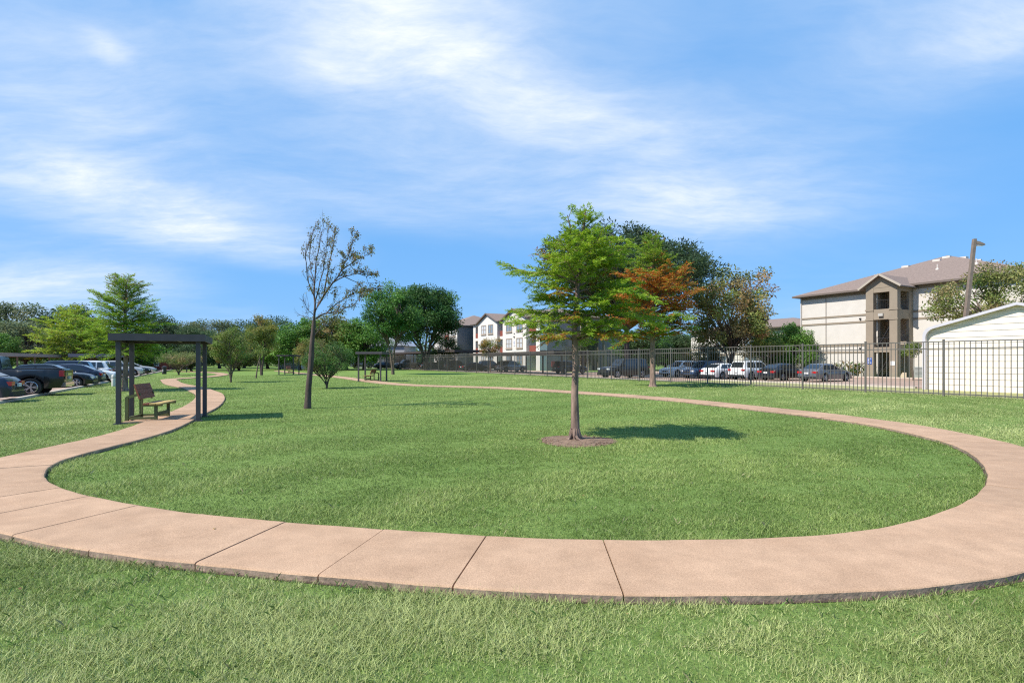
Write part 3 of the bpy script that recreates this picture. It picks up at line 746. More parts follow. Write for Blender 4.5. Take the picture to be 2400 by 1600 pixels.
# --- half bare tree on the left of the lawn, limb by limb
B0 = gp(720, 957); BD = B0[1]
def bw(px, py, dy=0.0):
    px = 735 + (px - 735) * .9; py = 957 - (957 - py) * .975
    d = BD + dy; return np.array([(px - 1200) / F * d - B0[0], dy, hgt(py, d)])
rg = np.random.default_rng(77); wd = Wood(); lv = Leaves()
tp = [(719, 960), (720, 940), (722, 905), (726, 868), (729, 835), (731, 800), (734, 770), (736, 745)]
TP = np.array([bw(*p) for p in tp]); TP[0, 2] = -.04
wd.tube(TP, np.array([.19, .155, .14, .13, .135, .11, .10, .09]) * .72, 10)
limbs = [  # pixels, depth drift, start radius, leafiness
    ([(736, 745), (739, 705), (737, 660), (740, 625), (746, 585), (753, 548), (760, 522)], .5, .06, .18),
    ([(736, 745), (747, 708), (762, 684), (785, 655), (806, 628), (822, 600), (832, 575), (838, 548)], -.5, .066, .9),
    ([(785, 655), (815, 640), (845, 632), (872, 640), (888, 668)], .4, .04, 1.0),
    ([(740, 742), (768, 728), (795, 705), (825, 690), (850, 672)], .9, .05, .8),
    ([(738, 690), (722, 655), (716, 620), (713, 590), (722, 562)], -.6, .03, .08),
    ([(762, 684), (770, 640), (778, 600), (786, 565), (790, 540)], .8, .045, .8),
    ([(739, 700), (752, 650), (762, 610), (768, 570), (772, 535)], -.9, .04, .3),
    ([(806, 628), (835, 608), (858, 596), (876, 585)], -.8, .035, .9),
    ([(768, 728), (800, 722), (835, 712), (862, 690)], -1.1, .03, .8),
    ([(730, 790), (748, 770), (775, 752), (800, 730)], .7, .028, .5),
    ([(737, 735), (722, 722), (708, 700)], -.4, .02, .05),
    ([(736, 750), (724, 742), (714, 728)], .5, .018, .05),
    ([(737, 660), (728, 628), (724, 595), (728, 555), (735, 530)], .9, .03, .35),
    ([(815, 640), (850, 655), (868, 680)], .9, .025, .9),
]
def tw(p, dv, ln, r, lvl, leafy):
    n = 5; e = p + dv * ln; P = wob(p, e, n, ln * .05, rg); P[:, 2] += np.linspace(0, 1, n) ** 2 * ln * .12
    wd.tube(P, np.linspace(r, r * .35, n), 4 if lvl < 2 else 3)
    if lvl < 2:
        for _ in range(int(2 + 2.4 * rg.random())):
            u = rg.uniform(.25, .95); q = P[int(u * 4)]
            d2 = dv + rg.normal(0, .42, 3); d2[2] += .2; d2 /= np.linalg.norm(d2); tw(q, d2, ln * rg.uniform(.35, .6), r * .5, lvl + 1, leafy)
    if lvl >= 1:
        m = rg.poisson(5.2 * leafy)
        if m:
            u = rg.random(m); Q = p + (e - p) * u[:, None] + rg.normal(0, .04, (m, 3))
            C = palette(rg, m, [(.14, .17, .04), (.20, .20, .055), (.28, .19, .08), (.20, .11, .05), (.10, .12, .03)], [.28, .27, .18, .14, .13], .25)
            lv.add(Q, rg.normal(0, 1, (m, 3)) + np.array([0, 0, -.5]), .068 * rg.uniform(.6, 1.2, m), .042, C, rg)
for pts, dr, r0, lf in limbs:
    d0 = 0.0
    P = np.array([bw(px, py, dr * (i / (len(pts) - 1)) ** 1.0) for i, (px, py) in enumerate(pts)])
    P = np.vstack([P]); Pf = []
    for a_, b_ in zip(P[:-1], P[1:]): Pf += [a_, (a_ + b_) / 2 + rg.normal(0, .02, 3)]
    Pf.append(P[-1]); Pf = np.array(Pf)
    wd.tube(Pf, np.linspace(r0, .008, len(Pf)) * .62, 6)
    for i in range(2, len(Pf)):
        dv = Pf[i] - Pf[i-1]; dv /= np.linalg.norm(dv)
        for _ in range(2):
            d2 = dv * .8 + rg.normal(0, .40, 3); d2[2] += .2; d2 /= np.linalg.norm(d2)
            tw(Pf[i], d2, rg.uniform(.3, .72) * (1.1 - .45 * i / len(Pf)), .0075, 0 if rg.random() < .75 else 1, lf)
put_tree('half_bare_tree', 'half bare tree with dark trunk and sparse brown leaves on the lawn', B0, wd, lv, BARK_DK)

# --- dark evergreen oak behind the middle tree
OAK = atd(1474, 58)
wd, lv = broadleaf(61, 18.0, 22.0, 5.0, 210, 260, .36, [(.042, .075, .032), (.06, .098, .043), (.085, .125, .06), (.03, .053, .025)], [.35, .3, .2, .15], .34, lumps=.5, rc=1.3, trunk_h=5.5, asp=.38, flat=.62)
put_tree('oak_tree', 'tall dark evergreen oak rising behind the middle conifer', OAK, wd, lv, BARK_DK)
# --- olive and tan tree beside the oak
wd, lv = broadleaf(62, 12.6, 11.2, 1.5, 125, 150, .34, [(.20, .23, .06), (.29, .23, .09), (.38, .24, .105), (.14, .17, .045)], [.42, .26, .14, .18], .2, stems=4, spread=.42, lumps=.25, rc=.95, shell=.25, flat=.85, asp=.45)
put_tree('crape_myrtle', 'tall olive and tan seeding tree behind the parked white cars', atd(1712, 62), wd, lv, BARK_MY)
# --- tree over the shed
wd, lv = broadleaf(63, 9.3, 10.5, 3.2, 95, 190, .22, [(.17, .21, .055), (.24, .26, .08), (.28, .23, .10), (.12, .16, .04)], [.36, .3, .16, .18], .2, stems=3, spread=.4, lumps=.3, rc=.85, flat=.8, asp=.5)
put_tree('crape_myrtle', 'bushy green tree behind the cream shed and lamp post', atd(2345, 43.5), wd, lv, BARK_MY)
# --- round green pair
wd, lv = broadleaf(64, 15.4, 13.2, 3.9, 130, 260, .34, [(.045, .115, .026), (.062, .145, .034), (.034, .085, .022), (.085, .18, .045)], [.35, .3, .2, .15], .3, stems=5, spread=.5, lumps=.25, rc=1.45, trunk_h=2.4, flat=.8, asp=.5)
put_tree('shade_tree', 'largest round dark green tree behind the long dark carport', atd(998, 92), wd, lv, BARK_DK)
wd, lv = broadleaf(65, 11.0, 7.6, 3.3, 85, 240, .26, [(.06, .155, .028), (.08, .19, .036), (.045, .115, .024), (.11, .22, .045)], [.35, .3, .2, .15], .2, stems=2, spread=.3, lumps=.25, rc=1.0, trunk_h=2.9, flat=.85, asp=.5)
put_tree('shade_tree', 'leafy green tree beside the far bench shelter', gp(921, 877.5), wd, lv, BARK_MY)
# --- crape myrtles on the lawn
MYR = [(.14, .21, .045), (.19, .26, .06), (.25, .27, .075), (.10, .155, .035)]
wd, lv = broadleaf(66, 4.35, 3.5, 1.15, 70, 150, .11, MYR, [.35, .3, .15, .2], .075, stems=4, spread=.55, lumps=.2, rc=.42, trunk_h=.5, flat=.75)
put_tree('crape_myrtle', 'round green multi stemmed shrub tree right of the near shelter', gp(541, 896), wd, lv, BARK_MY)
wd, lv = broadleaf(67, 3.05, 3.5, .55, 80, 150, .095, [(.09, .18, .045), (.12, .22, .055), (.22, .19, .08), (.075, .14, .04)], [.4, .3, .12, .18], .055, stems=5, spread=.7, lumps=.25, rc=.36, trunk_h=.3, flat=.85, asp=.4)
put_tree('crape_myrtle', 'low spreading multi stemmed shrub tree behind the half bare trunk', gp(766, 910), wd, lv, BARK_DK)
wd, lv = broadleaf(68, 7.3, 4.4, 1.7, 70, 170, .16, [(.19, .23, .05), (.28, .28, .065), (.36, .26, .085), (.12, .17, .04)], [.34, .3, .18, .18], .17, stems=2, spread=.3, lumps=.2, rc=.6, trunk_h=1.5, flat=.9)
put_tree('crape_myrtle', 'yellowing tree with dark stems on the far lawn', gp(613, 879), wd, lv, BARK_DK)
wd, lv = broadleaf(69, 3.0, 5.0, .9, 60, 140, .13, [(.17, .23, .065), (.24, .24, .09), (.30, .22, .11), (.13, .18, .05)], [.4, .25, .15, .2], .09, stems=4, spread=.6, lumps=.15, rc=.5, trunk_h=.4, flat=.8, asp=.4)
put_tree('crape_myrtle', 'small domed shrub tree seen through the near shelter', gp(419, 878.5), wd, lv, BARK_MY)
# thin young tree
wd = Wood(); lv = Leaves(); r2 = np.random.default_rng(5)
P = np.array([(0, 0, -.03), (.08, 0, .6), (.14, .05, 1.2), (.32, .1, 1.9), (.42, .1, 2.4)]); wd.tube(P, np.array([.075, .06, .055, .045, .02]), 6)
for _ in range(9):
    e = P[-1] + r2.normal(0, .35, 3) + np.array([0, 0, .3]); wd.tube(wob(P[3] + (P[4] - P[3]) * r2.random(), e, 4, .03, r2), np.linspace(.015, .004, 4), 3)
    m = 60; lv.add(e + r2.normal(0, .16, (m, 3)), r2.normal(0, 1, (m, 3)), .12, .06, palette(r2, m, MYR, [1, 1, 1, 1]), r2)
put_tree('sapling', 'thin leaning young tree before the yellowing tree', gp(600, 886), wd, lv, BARK_MY)
# small autumn tree by the white building, shrubs by its side wall
wd, lv = broadleaf(71, 5.5, 3.9, 2.1, 40, 120, .16, [(.12, .18, .03), (.28, .20, .05), (.34, .14, .04), (.18, .2, .04)], [.3, .3, .2, .2], .09, lumps=.3, rc=.6, shell=.3)
put_tree('young_tree', 'small orange and green tree before the white apartment block', atd(1149, 79), wd, lv, BARK)
wd, lv = broadleaf(72, 5.6, 5.6, .2, 70, 150, .2, [(.05, .085, .03), (.09, .09, .035), (.16, .10, .05), (.035, .065, .025)], [.4, .25, .12, .23], .12, lumps=.35, rc=.75, asp=.3)
put_tree('juniper', 'dusky green spreading juniper against the grey side wall', atd(1368, 78), wd, lv, BARK_DK, cat='shrub')
wd, lv = broadleaf(73, 6.4, 6.6, .3, 70, 150, .24, [(.07, .11, .03), (.10, .14, .04), (.055, .09, .028)], [.4, .3, .3], .12, lumps=.2, rc=.95, asp=.4)
put_tree('round_shrub', 'large round green shrub rising behind the dark carport', atd(1045, 95), wd, lv, BARK_DK, cat='shrub')
wd, lv = broadleaf(74, 4.4, 4.4, 1.8, 40, 110, .2, MYR, [1, 1, 1, 1], .08, stems=3, spread=.5, rc=.6, flat=.7)
put_tree('crape_myrtle', 'small green tree behind the white parked SUV', atd(1796, 60), wd, lv, BARK_MY)
wd, lv = broadleaf(75, 3.6, 2.0, 1.8, 16, 90, .13, MYR, [1, 1, 1, 1], .04, stems=2, spread=.5, rc=.36)
put_tree('young_tree', 'slim young tree between stair tower and shed', atd(2140, 46.5), wd, lv, BARK_MY)

# --- trees of the background: four kinds, copied at their own size
kinds = {}
def mk_kind(key, seed, cols, wts, **k):
    wd, lv = broadleaf(seed, 10, k.pop('w', 9.0), k.pop('base', .6), k.pop('n', 100), k.pop('per', 150), k.pop('leaf', .34), cols, wts, .22, lumps=.38, rc=1.15, **k)
    kinds[key] = (wd.mesh('trunk', BARK_DK), lv.mesh('crown'))
mk_kind('dark', 81, [(.06, .105, .04), (.08, .13, .05), (.045, .08, .032)], [.4, .35, .25], asp=.5)
mk_kind('grey', 82, [(.14, .175, .085), (.18, .21, .10), (.10, .13, .065)], [.4, .35, .25], asp=.4)
mk_kind('green', 83, [(.10, .22, .04), (.14, .26, .05), (.075, .17, .03)], [.4, .3, .3], asp=.5)
mk_kind('olive', 84, [(.18, .20, .05), (.24, .23, .065), (.28, .20, .075), (.12, .15, .04)], [.35, .25, .15, .25], asp=.5)
back = [(-40, 722, 92, 130, 'dark'), (22, 706, 112, 140, 'grey'), (128, 716, 118, 130, 'dark'), (62, 752, 86, 150, 'grey'), (205, 742, 105, 130, 'green'), (-10, 778, 74, 90, 'green'),
        (300, 775, 84, 130, 'green'), (392, 742, 112, 110, 'dark'), (352, 758, 124, 110, 'dark'), (446, 752, 120, 100, 'grey'), (478, 768, 96, 110, 'dark'),
        (515, 748, 118, 110, 'grey'), (572, 756, 128, 110, 'dark'), (628, 742, 112, 110, 'dark'), (655, 772, 104, 90, 'green'), (703, 742, 96, 120, 'green'), (772, 734, 100, 130, 'olive'),
        (812, 752, 108, 100, 'olive'), (852, 742, 98, 110, 'green'), (560, 792, 92, 90, 'olive'), (450, 800, 84, 90, 'dark'), (735, 790, 84, 70, 'olive'),
        (1495, 772, 88, 120, 'dark'), (1560, 778, 96, 130, 'green'), (1622, 782, 90, 110, 'dark'), (1862, 752, 63, 90, 'green'), (1806, 772, 66, 90, 'green'), (1650, 800, 66, 80, 'olive'), (1150, 792, 140, 90, 'dark')]
desc = {'dark': 'dark green', 'grey': 'grey green', 'green': 'mid green', 'olive': 'olive tinted'}
ordn = ['first', 'second', 'third', 'fourth', 'fifth', 'sixth', 'seventh', 'eighth', 'ninth', 'tenth']
left_ = sorted([b for b in back if b[0] < 1000]); right_ = sorted([b for b in back if b[0] >= 1000])
cnt = {}
random.seed(9)
for b in left_ + right_:
    px, ty, d, wpx, kd = b; side = 'beyond the left lawn' if px < 1000 else 'behind the fence cars'
    key = (kd, px < 1000); cnt[key] = cnt.get(key, 0) + 1
    x, y = atd(px, d)
    t = thing('background_tree', f'{desc[kd]} leafy tree {side}, {ordn[cnt[key]-1]} such from the left', 'tree', (x, y, 0), random.uniform(0, 6.28), 'trees around the park')
    hh_ = hgt(ty, d); wx_ = wpx * d / F
    a = link('trunk', kinds[kd][0], t); c = link('crown', kinds[kd][1], t)
    s_ = hh_ / 10.0; sw = wx_ / 7.6
    for o in (a, c): o.scale = (sw, sw, s_)
# far wood closing the horizon
rg = np.random.default_rng(91); lv = Leaves()
for _ in range(2300):
    px = rg.uniform(-500, 2900); d = rg.uniform(150, 200); x, y = atd(px, d); z = rg.uniform(.5, 1) * rg.uniform(5.5, 8.5)
    z = z * rg.random() ** .8 + .3; m = 34; k3 = rg.normal(0, 1, (m, 3)); k3 /= np.linalg.norm(k3, axis=1)[:, None]
    lv.add(np.array([x, y, z]) + k3 * 2.3 * rg.random((m, 1)) ** .4, k3, 1.0, .7, palette(rg, m, [(.07, .115, .05), (.095, .14, .065), (.12, .16, .07)], [1, 1, 1], .3), rg, N=np.array([0, 0, .5]) + k3)
lv.P = [np.maximum(p, np.array([-1e9, -1e9, 0.1])) for p in lv.P]
tag(link('far_woods', lv.mesh('far_woods')), 'dim band of distant woodland closing the horizon', 'woods', kind='stuff')
# ------------------------------------------------------------------ bench shelters
SHELT = mat('dark_steel', (.058, .053, .058), .5, var=.15, scale=6, spec=.4)
BFRAME = mat('bench_frame', (.095, .11, .04), .6, var=.2, scale=10)
PLANK = mat('bench_plank', (.25, .085, .048), .6, var=.35, scale=6, stretch=(8, .6, 8), bump=.2)
PLANK2 = mat('bench_seat_plank', (.50, .36, .13), .65, var=.3, scale=6, stretch=(8, .6, 8), bump=.2)
def make_shelter():
    t = thing('bench_shelter', '', 'shelter')
    w, dp, h = 1.98, 1.5, 2.27
    for x in (.06, w - .06):
        for y in (.06, dp - .06):
            hh_ = h - .03 * y / dp
            b = MB().box(x - .055, x + .055, y - .055, y + .055, -.02, hh_).build('post', SHELT, t, bevel=.006)
            MB().box(x - .10, x + .10, y - .10, y + .10, -.02, .025).build('base_plate', SHELT, b)
    z = lambda y: h - .03 * y / dp
    rf = MB()
    y0, y1 = -.10, dp + .10
    rf.add([(-.10, y0, z(y0) + .10), (w + .10, y0, z(y0) + .10), (w + .10, y1, z(y1) + .10), (-.10, y1, z(y1) + .10),
            (-.10, y0, z(y0) + .13), (w + .10, y0, z(y0) + .13), (w + .10, y1, z(y1) + .13), (-.10, y1, z(y1) + .13)],
           [(3, 2, 1, 0), (4, 5, 6, 7), (0, 1, 5, 4), (1, 2, 6, 5), (2, 3, 7, 6), (3, 0, 4, 7)])
    r_ = rf.build('roof', SHELT, t)
    MB().bar((-.13, y0 - .012, z(y0) + .06), (w + .13, y0 - .012, z(y0) + .06), .03, .19).build('fascia', SHELT, r_)
    MB().bar((-.13, y1 + .012, z(y1) + .06), (w + .13, y1 + .012, z(y1) + .06), .03, .19).build('fascia', SHELT, r_)
    for x in (-.115, w + .115): MB().bar((x, y0 + .006, z(y0) + .06), (x, y1 - .006, z(y1) + .06), .03, .19).build('fascia', SHELT, r_)
    for x in (w * .33, w * .67): MB().bar((x, .0, z(0) + .05), (x, dp, z(dp) + .05), .05, .09).build('beam', SHELT, r_)
    return t
def make_bench():
    t = thing('bench', '', 'bench')
    for y in (-.5, .5):
        f = MB(); f.bar((0, y, .0), (0, y, .66), .075); f.bar((0.038, y, .07), (.71, y, .07), .06); f.bar((.70, y, 0), (.70, y, .43), .07)
        f.bar((-.01, y, .64), (.32, y, .74), .06, .075)
        f.build('side_frame', BFRAME, t)
    MB().bar((.70, -.46, .17), (.70, .46, .17), .05, .09).build('stretcher', BFRAME, t)
    MB().bar((.0, -.46, .07), (.0, .46, .07), .05, .07).build('stretcher', BFRAME, t)
    for i in range(3):
        x = .42 + i * .155; MB().box(x, x + .145, -.62, .62, .44, .485).build('seat_plank', PLANK2 if i else PLANK, t, bevel=.006)
    MB().bar((.40, -.56, .425), (.88, -.56, .425), .05, .05).build('seat_support', BFRAME, t); MB().bar((.40, .56, .425), (.88, .56, .425), .05, .05).build('seat_support', BFRAME, t)
    for i in range(3):
        u0 = i * .15; a = (.32 - .30 * (u0 + .07) , 0, .60 + .92 * (u0 + .07))
        p = MB(); dz = .07
        p.add([(a[0] + sx * .02 - s * dz * .31, yy, a[2] + s * dz * .95 + sx * .006) for sx in (-1, 1) for s in (-1, 1) for yy in (-.55, .55)],
              [(0, 1, 3, 2), (4, 6, 7, 5), (0, 2, 6, 4), (1, 5, 7, 3), (0, 4, 5, 1), (2, 3, 7, 6)])
        p.build('back_plank', PLANK, t)
    for y in (-.42, .42): MB().bar((.30, y, .56), (.16, y, 1.0), .05, .03).build('back_support', BFRAME, t)
    return t
sh = make_shelter(); sh.location = (-10.56, 14.42, 0); sh.rotation_euler = (0, 0, .40)
sh['label'] = 'nearest dark steel bench shelter, standing over the path on the left'; sh['group'] = 'bench shelters along the path'
be = make_bench(); be.location = (-10.72, 15.38, .04); be.rotation_euler = (0, 0, .27); be['label'] = 'wooden bench with brown backrest under the nearest shelter'; be['group'] = 'benches under the shelters'
mb = MB(); mb.add([(-10.56 + a * .921 - b_ * .389, 14.42 + a * .389 + b_ * .921, z) for z in (-.03, .045) for a, b_ in ((.12, .05), (1.0, .05), (1.0, 1.75), (.12, 1.75))], [(3, 2, 1, 0), (4, 5, 6, 7), (0, 1, 5, 4), (1, 2, 6, 5), (2, 3, 7, 6), (3, 0, 4, 7)])
tag(mb.build('bench_pad', CONC), 'concrete pad under the nearest bench', kind='structure')
x, y = gp(838, 894)
s2 = copy_tree(sh, loc=(x, y, 0), rz=TH - .62, label='bench shelter beside the path near the long fence')
x, y = gp(882, 893); copy_tree(be, loc=(x, y, .0), rz=TH - .62 + math.pi, label='small dark bench under the shelter near the long fence')
x, y = gp(652, 877.5); copy_tree(sh, loc=(x, y, 0), rz=TH - .6, label='dark shelter far off under the trees in mid lawn')
x, y = gp(672, 875); copy_tree(be, loc=(x, y, 0), rz=TH - .6, label='bench under the far shelter below the dark trees')
x, y = gp(436, 872); copy_tree(sh, loc=(x, y, 0), rz=TH, label='farthest tiny shelter seen beyond the domed shrub tree')
x, y = gp(450, 871); copy_tree(be, loc=(x, y, 0), rz=TH, label='tiny far bench beside the domed shrub tree')

# ------------------------------------------------------------------ long picket fence
FEN = mat('fence_bronze', (.12, .108, .098), .45, var=.12, scale=5, spec=.5)
fence = thing('picket_fence', 'long dark metal picket fence crossing behind the lawn', 'fence', G(30.5, 0), TH)
FH = 2.70; PAN = 3.56; q_start = 12.98 - 2 * PAN; NPAN = 32
post_me = MB().box(-.038, .038, -.038, .038, -.05, FH).box(-.043, .043, -.043, .043, FH, FH + .03).mesh('post', FEN)
rail_me = MB().box(-.022, .022, .039, PAN - .039, -.025, .025).mesh('rail', FEN)
pick_me = MB().box(-.014, .014, -.014, .014, .06, FH - .10).mesh('picket', FEN)
NP = 17; far_p = MB(); npick = 0
for i in range(NPAN + 1):
    q = q_start + i * PAN
    o = link('post', post_me, fence); o.location = (0, q, 0)
    if i == NPAN: break
    for z in (FH - .09, FH - .42, .13):
        o = link('rail', rail_me, fence); o.location = (0, q, z)
    for k_ in range(1, NP):
        yq = q + k_ * PAN / NP
        if npick < 300:
            o = link('picket', pick_me, fence); o.location = (0, yq, 0); npick += 1
        else: far_p.box(-.014, .014, yq - .014, yq + .014, .06, FH - .10)
tag(far_p.build('far_pickets', FEN, fence), kind='stuff')

# ------------------------------------------------------------------ cream metal shed
SHC = mat('shed_cream', (.78, .69, .59), .5, var=.04, scale=2, spec=.4)
TRIM = mat('shed_trim', (.60, .56, .60), .35, var=.06, scale=3, metal=.15)
ROOFM = mat('shed_roof', (.58, .54, .52), .4, var=.06, scale=2)
shed = thing('metal_shed', 'cream metal shed with rounded eaves behind the fence at right', 'shed', G(36.8, 12.3), TH)
HW, ZE, ZP = 4.15, 3.2, 4.62
def shed_prof(off, n=7):
    pts = [(HW + off, -.02)]
    r_ = .55; sl = (ZP - ZE - .25) / HW
    zt = lambda y: ZP + off - sl * abs(y)
    ys = HW + off - r_
    ztop = zt(ys); c = (ys, ztop - r_)
    for i in range(n + 1):
        a = (math.pi / 2) * i / n * (1 - .22); pts.append((c[0] + r_ * math.cos(a), c[1] + r_ * math.sin(a)))
    pts.append((0, ZP + off))
    return pts + [(-y, z) for y, z in pts[-2::-1]]
out_ = shed_prof(.10); inn = shed_prof(0)
# shell
mb = MB(); n = len(out_)
for (x0, x1) in ((-.30, 9.0),):
    v = [(x0, y, z) for y, z in out_] + [(x1, y, z) for y, z in out_] + [(x0, y, z) for y, z in inn] + [(x1, y, z) for y, z in inn]
    f = [(i, i+1, n+i+1, n+i) for i in range(n-1)] + [(2*n+i+1, 2*n+i, 3*n+i, 3*n+i+1) for i in range(n-1)] + [(i+1, i, 2*n+i, 2*n+i+1) for i in range(n-1)]
    mb.add(v, f)
mb.build('roof', ROOFM, shed)
mb = MB(); o2 = shed_prof(.13); i2 = shed_prof(-.02)
v = [(x, y, z) for x in (-.34, -.24) for pr in (o2, i2) for y, z in pr]
f = []
for i in range(n - 1):
    f += [(i, i+1, n+i+1, n+i), (2*n+i+1, 2*n+i, 3*n+i, 3*n+i+1), (i+1, i, 2*n+i, 2*n+i+1), (n+i, n+i+1, 3*n+i+1, 3*n+i)]
mb.add(v, f); mb.build('edge_trim', TRIM, shed)
# horizontal siding boards, each clipped to the outline
def half_w(z):
    pr = inn[:len(inn) // 2 + 1]; ys = [p[0] for p in pr]; zs = [p[1] for p in pr]
    return float(np.interp(z, zs, ys)) - .004
bh = .335
for i in range(14):
    z0, z1 = i * bh, min((i + 1) * bh, ZP - .02)
    if z0 > ZP - .05: break
    yt = []; m = 4
    for j in range(m + 1):
        z = z0 + (z1 - .012 - z0) * j / m; yt.append((half_w(z), z))
    poly = yt + [(-y, z) for y, z in yt[::-1]]
    b = MB(); nn = len(poly)
    v = [(-.012 - .022 * (1 - (z - z0) / bh), y, z) for y, z in poly] + [(.04, y, z) for y, z in poly]
    f = [tuple(range(nn))] + [(k_, (k_+1) % nn, nn + (k_+1) % nn, nn + k_)[::-1] for k_ in range(nn)] + [tuple(range(nn, 2*nn))[::-1]]
    b.add(v, f); b.build('siding_board', SHC, shed)
mb = MB(); mb.prism([(y, z) for y, z in inn], 'x', .045, .06); mb.build('backing', SHC, shed)
mb = MB(); mb.prism([(y, z) for y, z in inn], 'x', 8.8, 8.9); mb.build('rear_wall', SHC, shed)

# ------------------------------------------------------------------ lamp post
LAMPB = mat('lamp_brown', (.20, .152, .12), .55, var=.2, scale=4)
lx, ly = atd(2246, 41)
lamp = thing('lamp_post', 'leaning square brown lamp post behind the cream shed', 'lamp post', (lx, ly, 0))
hl = hgt(560, 41); tiltx = (2284 - 2246) / F * 41
mb = MB(); a_ = .14; c_ = .105
mb.add([(-a_, -a_, -.1), (a_, -a_, -.1), (a_, a_, -.1), (-a_, a_, -.1), (tiltx - c_, -c_, hl), (tiltx + c_, -c_, hl), (tiltx + c_, c_, hl), (tiltx - c_, c_, hl)], [(3, 2, 1, 0), (4, 5, 6, 7), (0, 1, 5, 4), (1, 2, 6, 5), (2, 3, 7, 6), (3, 0, 4, 7)])
mb.build('post', LAMPB, lamp)
hd = MB(); x0, z0 = tiltx + .10, hl - .42
hd.add([(x0, -.13, z0 + .02), (x0 + .62, -.13, z0 - .06), (x0 + .62, .13, z0 - .06), (x0, .13, z0 + .02), (x0, -.10, z0 + .26), (x0 + .25, -.11, z0 + .20), (x0 + .60, -.12, z0 + .04), (x0 + .60, .12, z0 + .04), (x0 + .25, .11, z0 + .20), (x0, .10, z0 + .26)],
       [(0, 3, 2, 1), (0, 1, 6, 5, 4), (3, 9, 8, 7, 2), (4, 5, 8, 9), (5, 6, 7, 8), (1, 2, 7, 6), (0, 4, 9, 3)])
h_ = hd.build('lamp_head', LAMPB, lamp)
MB().box(x0 + .06, x0 + .56, -.10, .10, z0 - .10, z0 - .055).build('lens', mat('lamp_lens', (.75, .74, .70), .3), h_)

# ------------------------------------------------------------------ buildings
WALLC = mat('stucco_cream', (.62, .58, .535), .85, var=.05, scale=1.2, bump=.12, bscale=40)
TAN = mat('stucco_tan', (.285, .235, .18), .85, var=.08, scale=1.5, bump=.12, bscale=40)
ROOF = mat('shingle_roof', (.225, .165, .135), .9, var=.28, scale=7, bump=.5, bscale=30)
FASC = mat('fascia_brown', (.16, .125, .105), .6, var=.1, scale=3)
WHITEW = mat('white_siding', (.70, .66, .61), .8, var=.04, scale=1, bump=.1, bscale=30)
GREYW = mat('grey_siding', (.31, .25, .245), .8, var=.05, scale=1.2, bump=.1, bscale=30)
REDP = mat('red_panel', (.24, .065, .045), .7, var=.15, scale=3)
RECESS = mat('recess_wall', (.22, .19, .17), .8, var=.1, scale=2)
DKMET = mat('dark_metal', (.035, .033, .035), .5)
GLASS = mat('window_glass', (.20, .25, .30), .08, spec=.9, var=.25, scale=.6)
BLIND = mat('window_blind', (.55, .56, .58), .3, spec=.6, var=.12, scale=1.5)
WFRAME = mat('window_frame', (.33, .27, .21), .6)
SILL = mat('window_sill', (.42, .34, .27), .7)
def hip(x0, x1, y0, y1, z, zr, r0, r1, along='x'):
    """hip roof; ridge from r0 to r1 along an axis"""
    ym, xm = (y0 + y1) / 2, (x0 + x1) / 2
    A, B = ((r0, ym, zr), (r1, ym, zr)) if along == 'x' else ((xm, r0, zr), (xm, r1, zr))
    v = [(x0, y0, z), (x1, y0, z), (x1, y1, z), (x0, y1, z), A, B]
    if along == 'x': f = [(0, 3, 2, 1), (3, 0, 4), (0, 1, 5, 4), (1, 2, 5), (2, 3, 4, 5)]
    else: f = [(0, 3, 2, 1), (0, 1, 4), (1, 2, 5, 4), (2, 3, 5), (3, 0, 4, 5)]
    return MB().add(v, f)

# right building with stair tower
ra = thing('apartment_building', 'three storey cream apartment block with tan stair tower at right', 'building', G(61.2, 30.1), TH)
HWR = 10.4; D_R = 36
for (y0, y1) in ((1.47, HWR), (-HWR, -1.47)):
    MB().box(0, .3, y0, y1, -.1, 9.2).build('wall', WALLC, ra)
MB().box(.3, D_R, HWR - .3, HWR, -.1, 9.2).build('wall', WALLC, ra)
MB().box(.3, D_R, -HWR, -HWR + .3, -.1, 9.2).build('wall', WALLC, ra)
MB().box(1.0, 1.2, -1.47, 1.47, -.1, 9.2).build('wall', mat('breezeway_wall', (.62, .52, .42), .85, var=.06, scale=1.5), ra)
for y in (1.47, -1.59): MB().box(.3, 1.0, y, y + .12, -.1, 9.2).build('wall', mat('breezeway_side', (.46, .37, .29), .85), ra)
for z in (6.55, 5.8, 3.28, 2.53):
    for (y0, y1) in ((1.475, HWR + .04), (-HWR - .04, -1.475)):
        MB().box(-.045, .3, y0, y1, z, z + .2).build('band', TAN, ra)
    MB().box(.31, D_R, HWR, HWR + .04, z, z + .2).build('band', TAN, ra)
for (y0, y1) in ((1.475, HWR + .04), (-HWR - .04, -1.475)):
    MB().box(-.05, .3, y0, y1, 8.86, 9.16).build('frieze_board', TAN, ra)
rf = hip(-.7, D_R + .7, -HWR - .7, HWR + .7, 9.36, 13.45, 10.4, D_R - 10, 'x').build('roof', ROOF, ra)
MB().box(-.72, D_R, -HWR - .72, HWR + .72, 9.17, 9.36).build('fascia', FASC, rf)
def roof_z(x, y): return 9.36 + (13.45 - 9.36) * min((x + .7) / 11.1, (HWR + .7 - abs(y)) / (HWR + .7))
VENT = mat('roof_vent', (.62, .56, .50), .6)
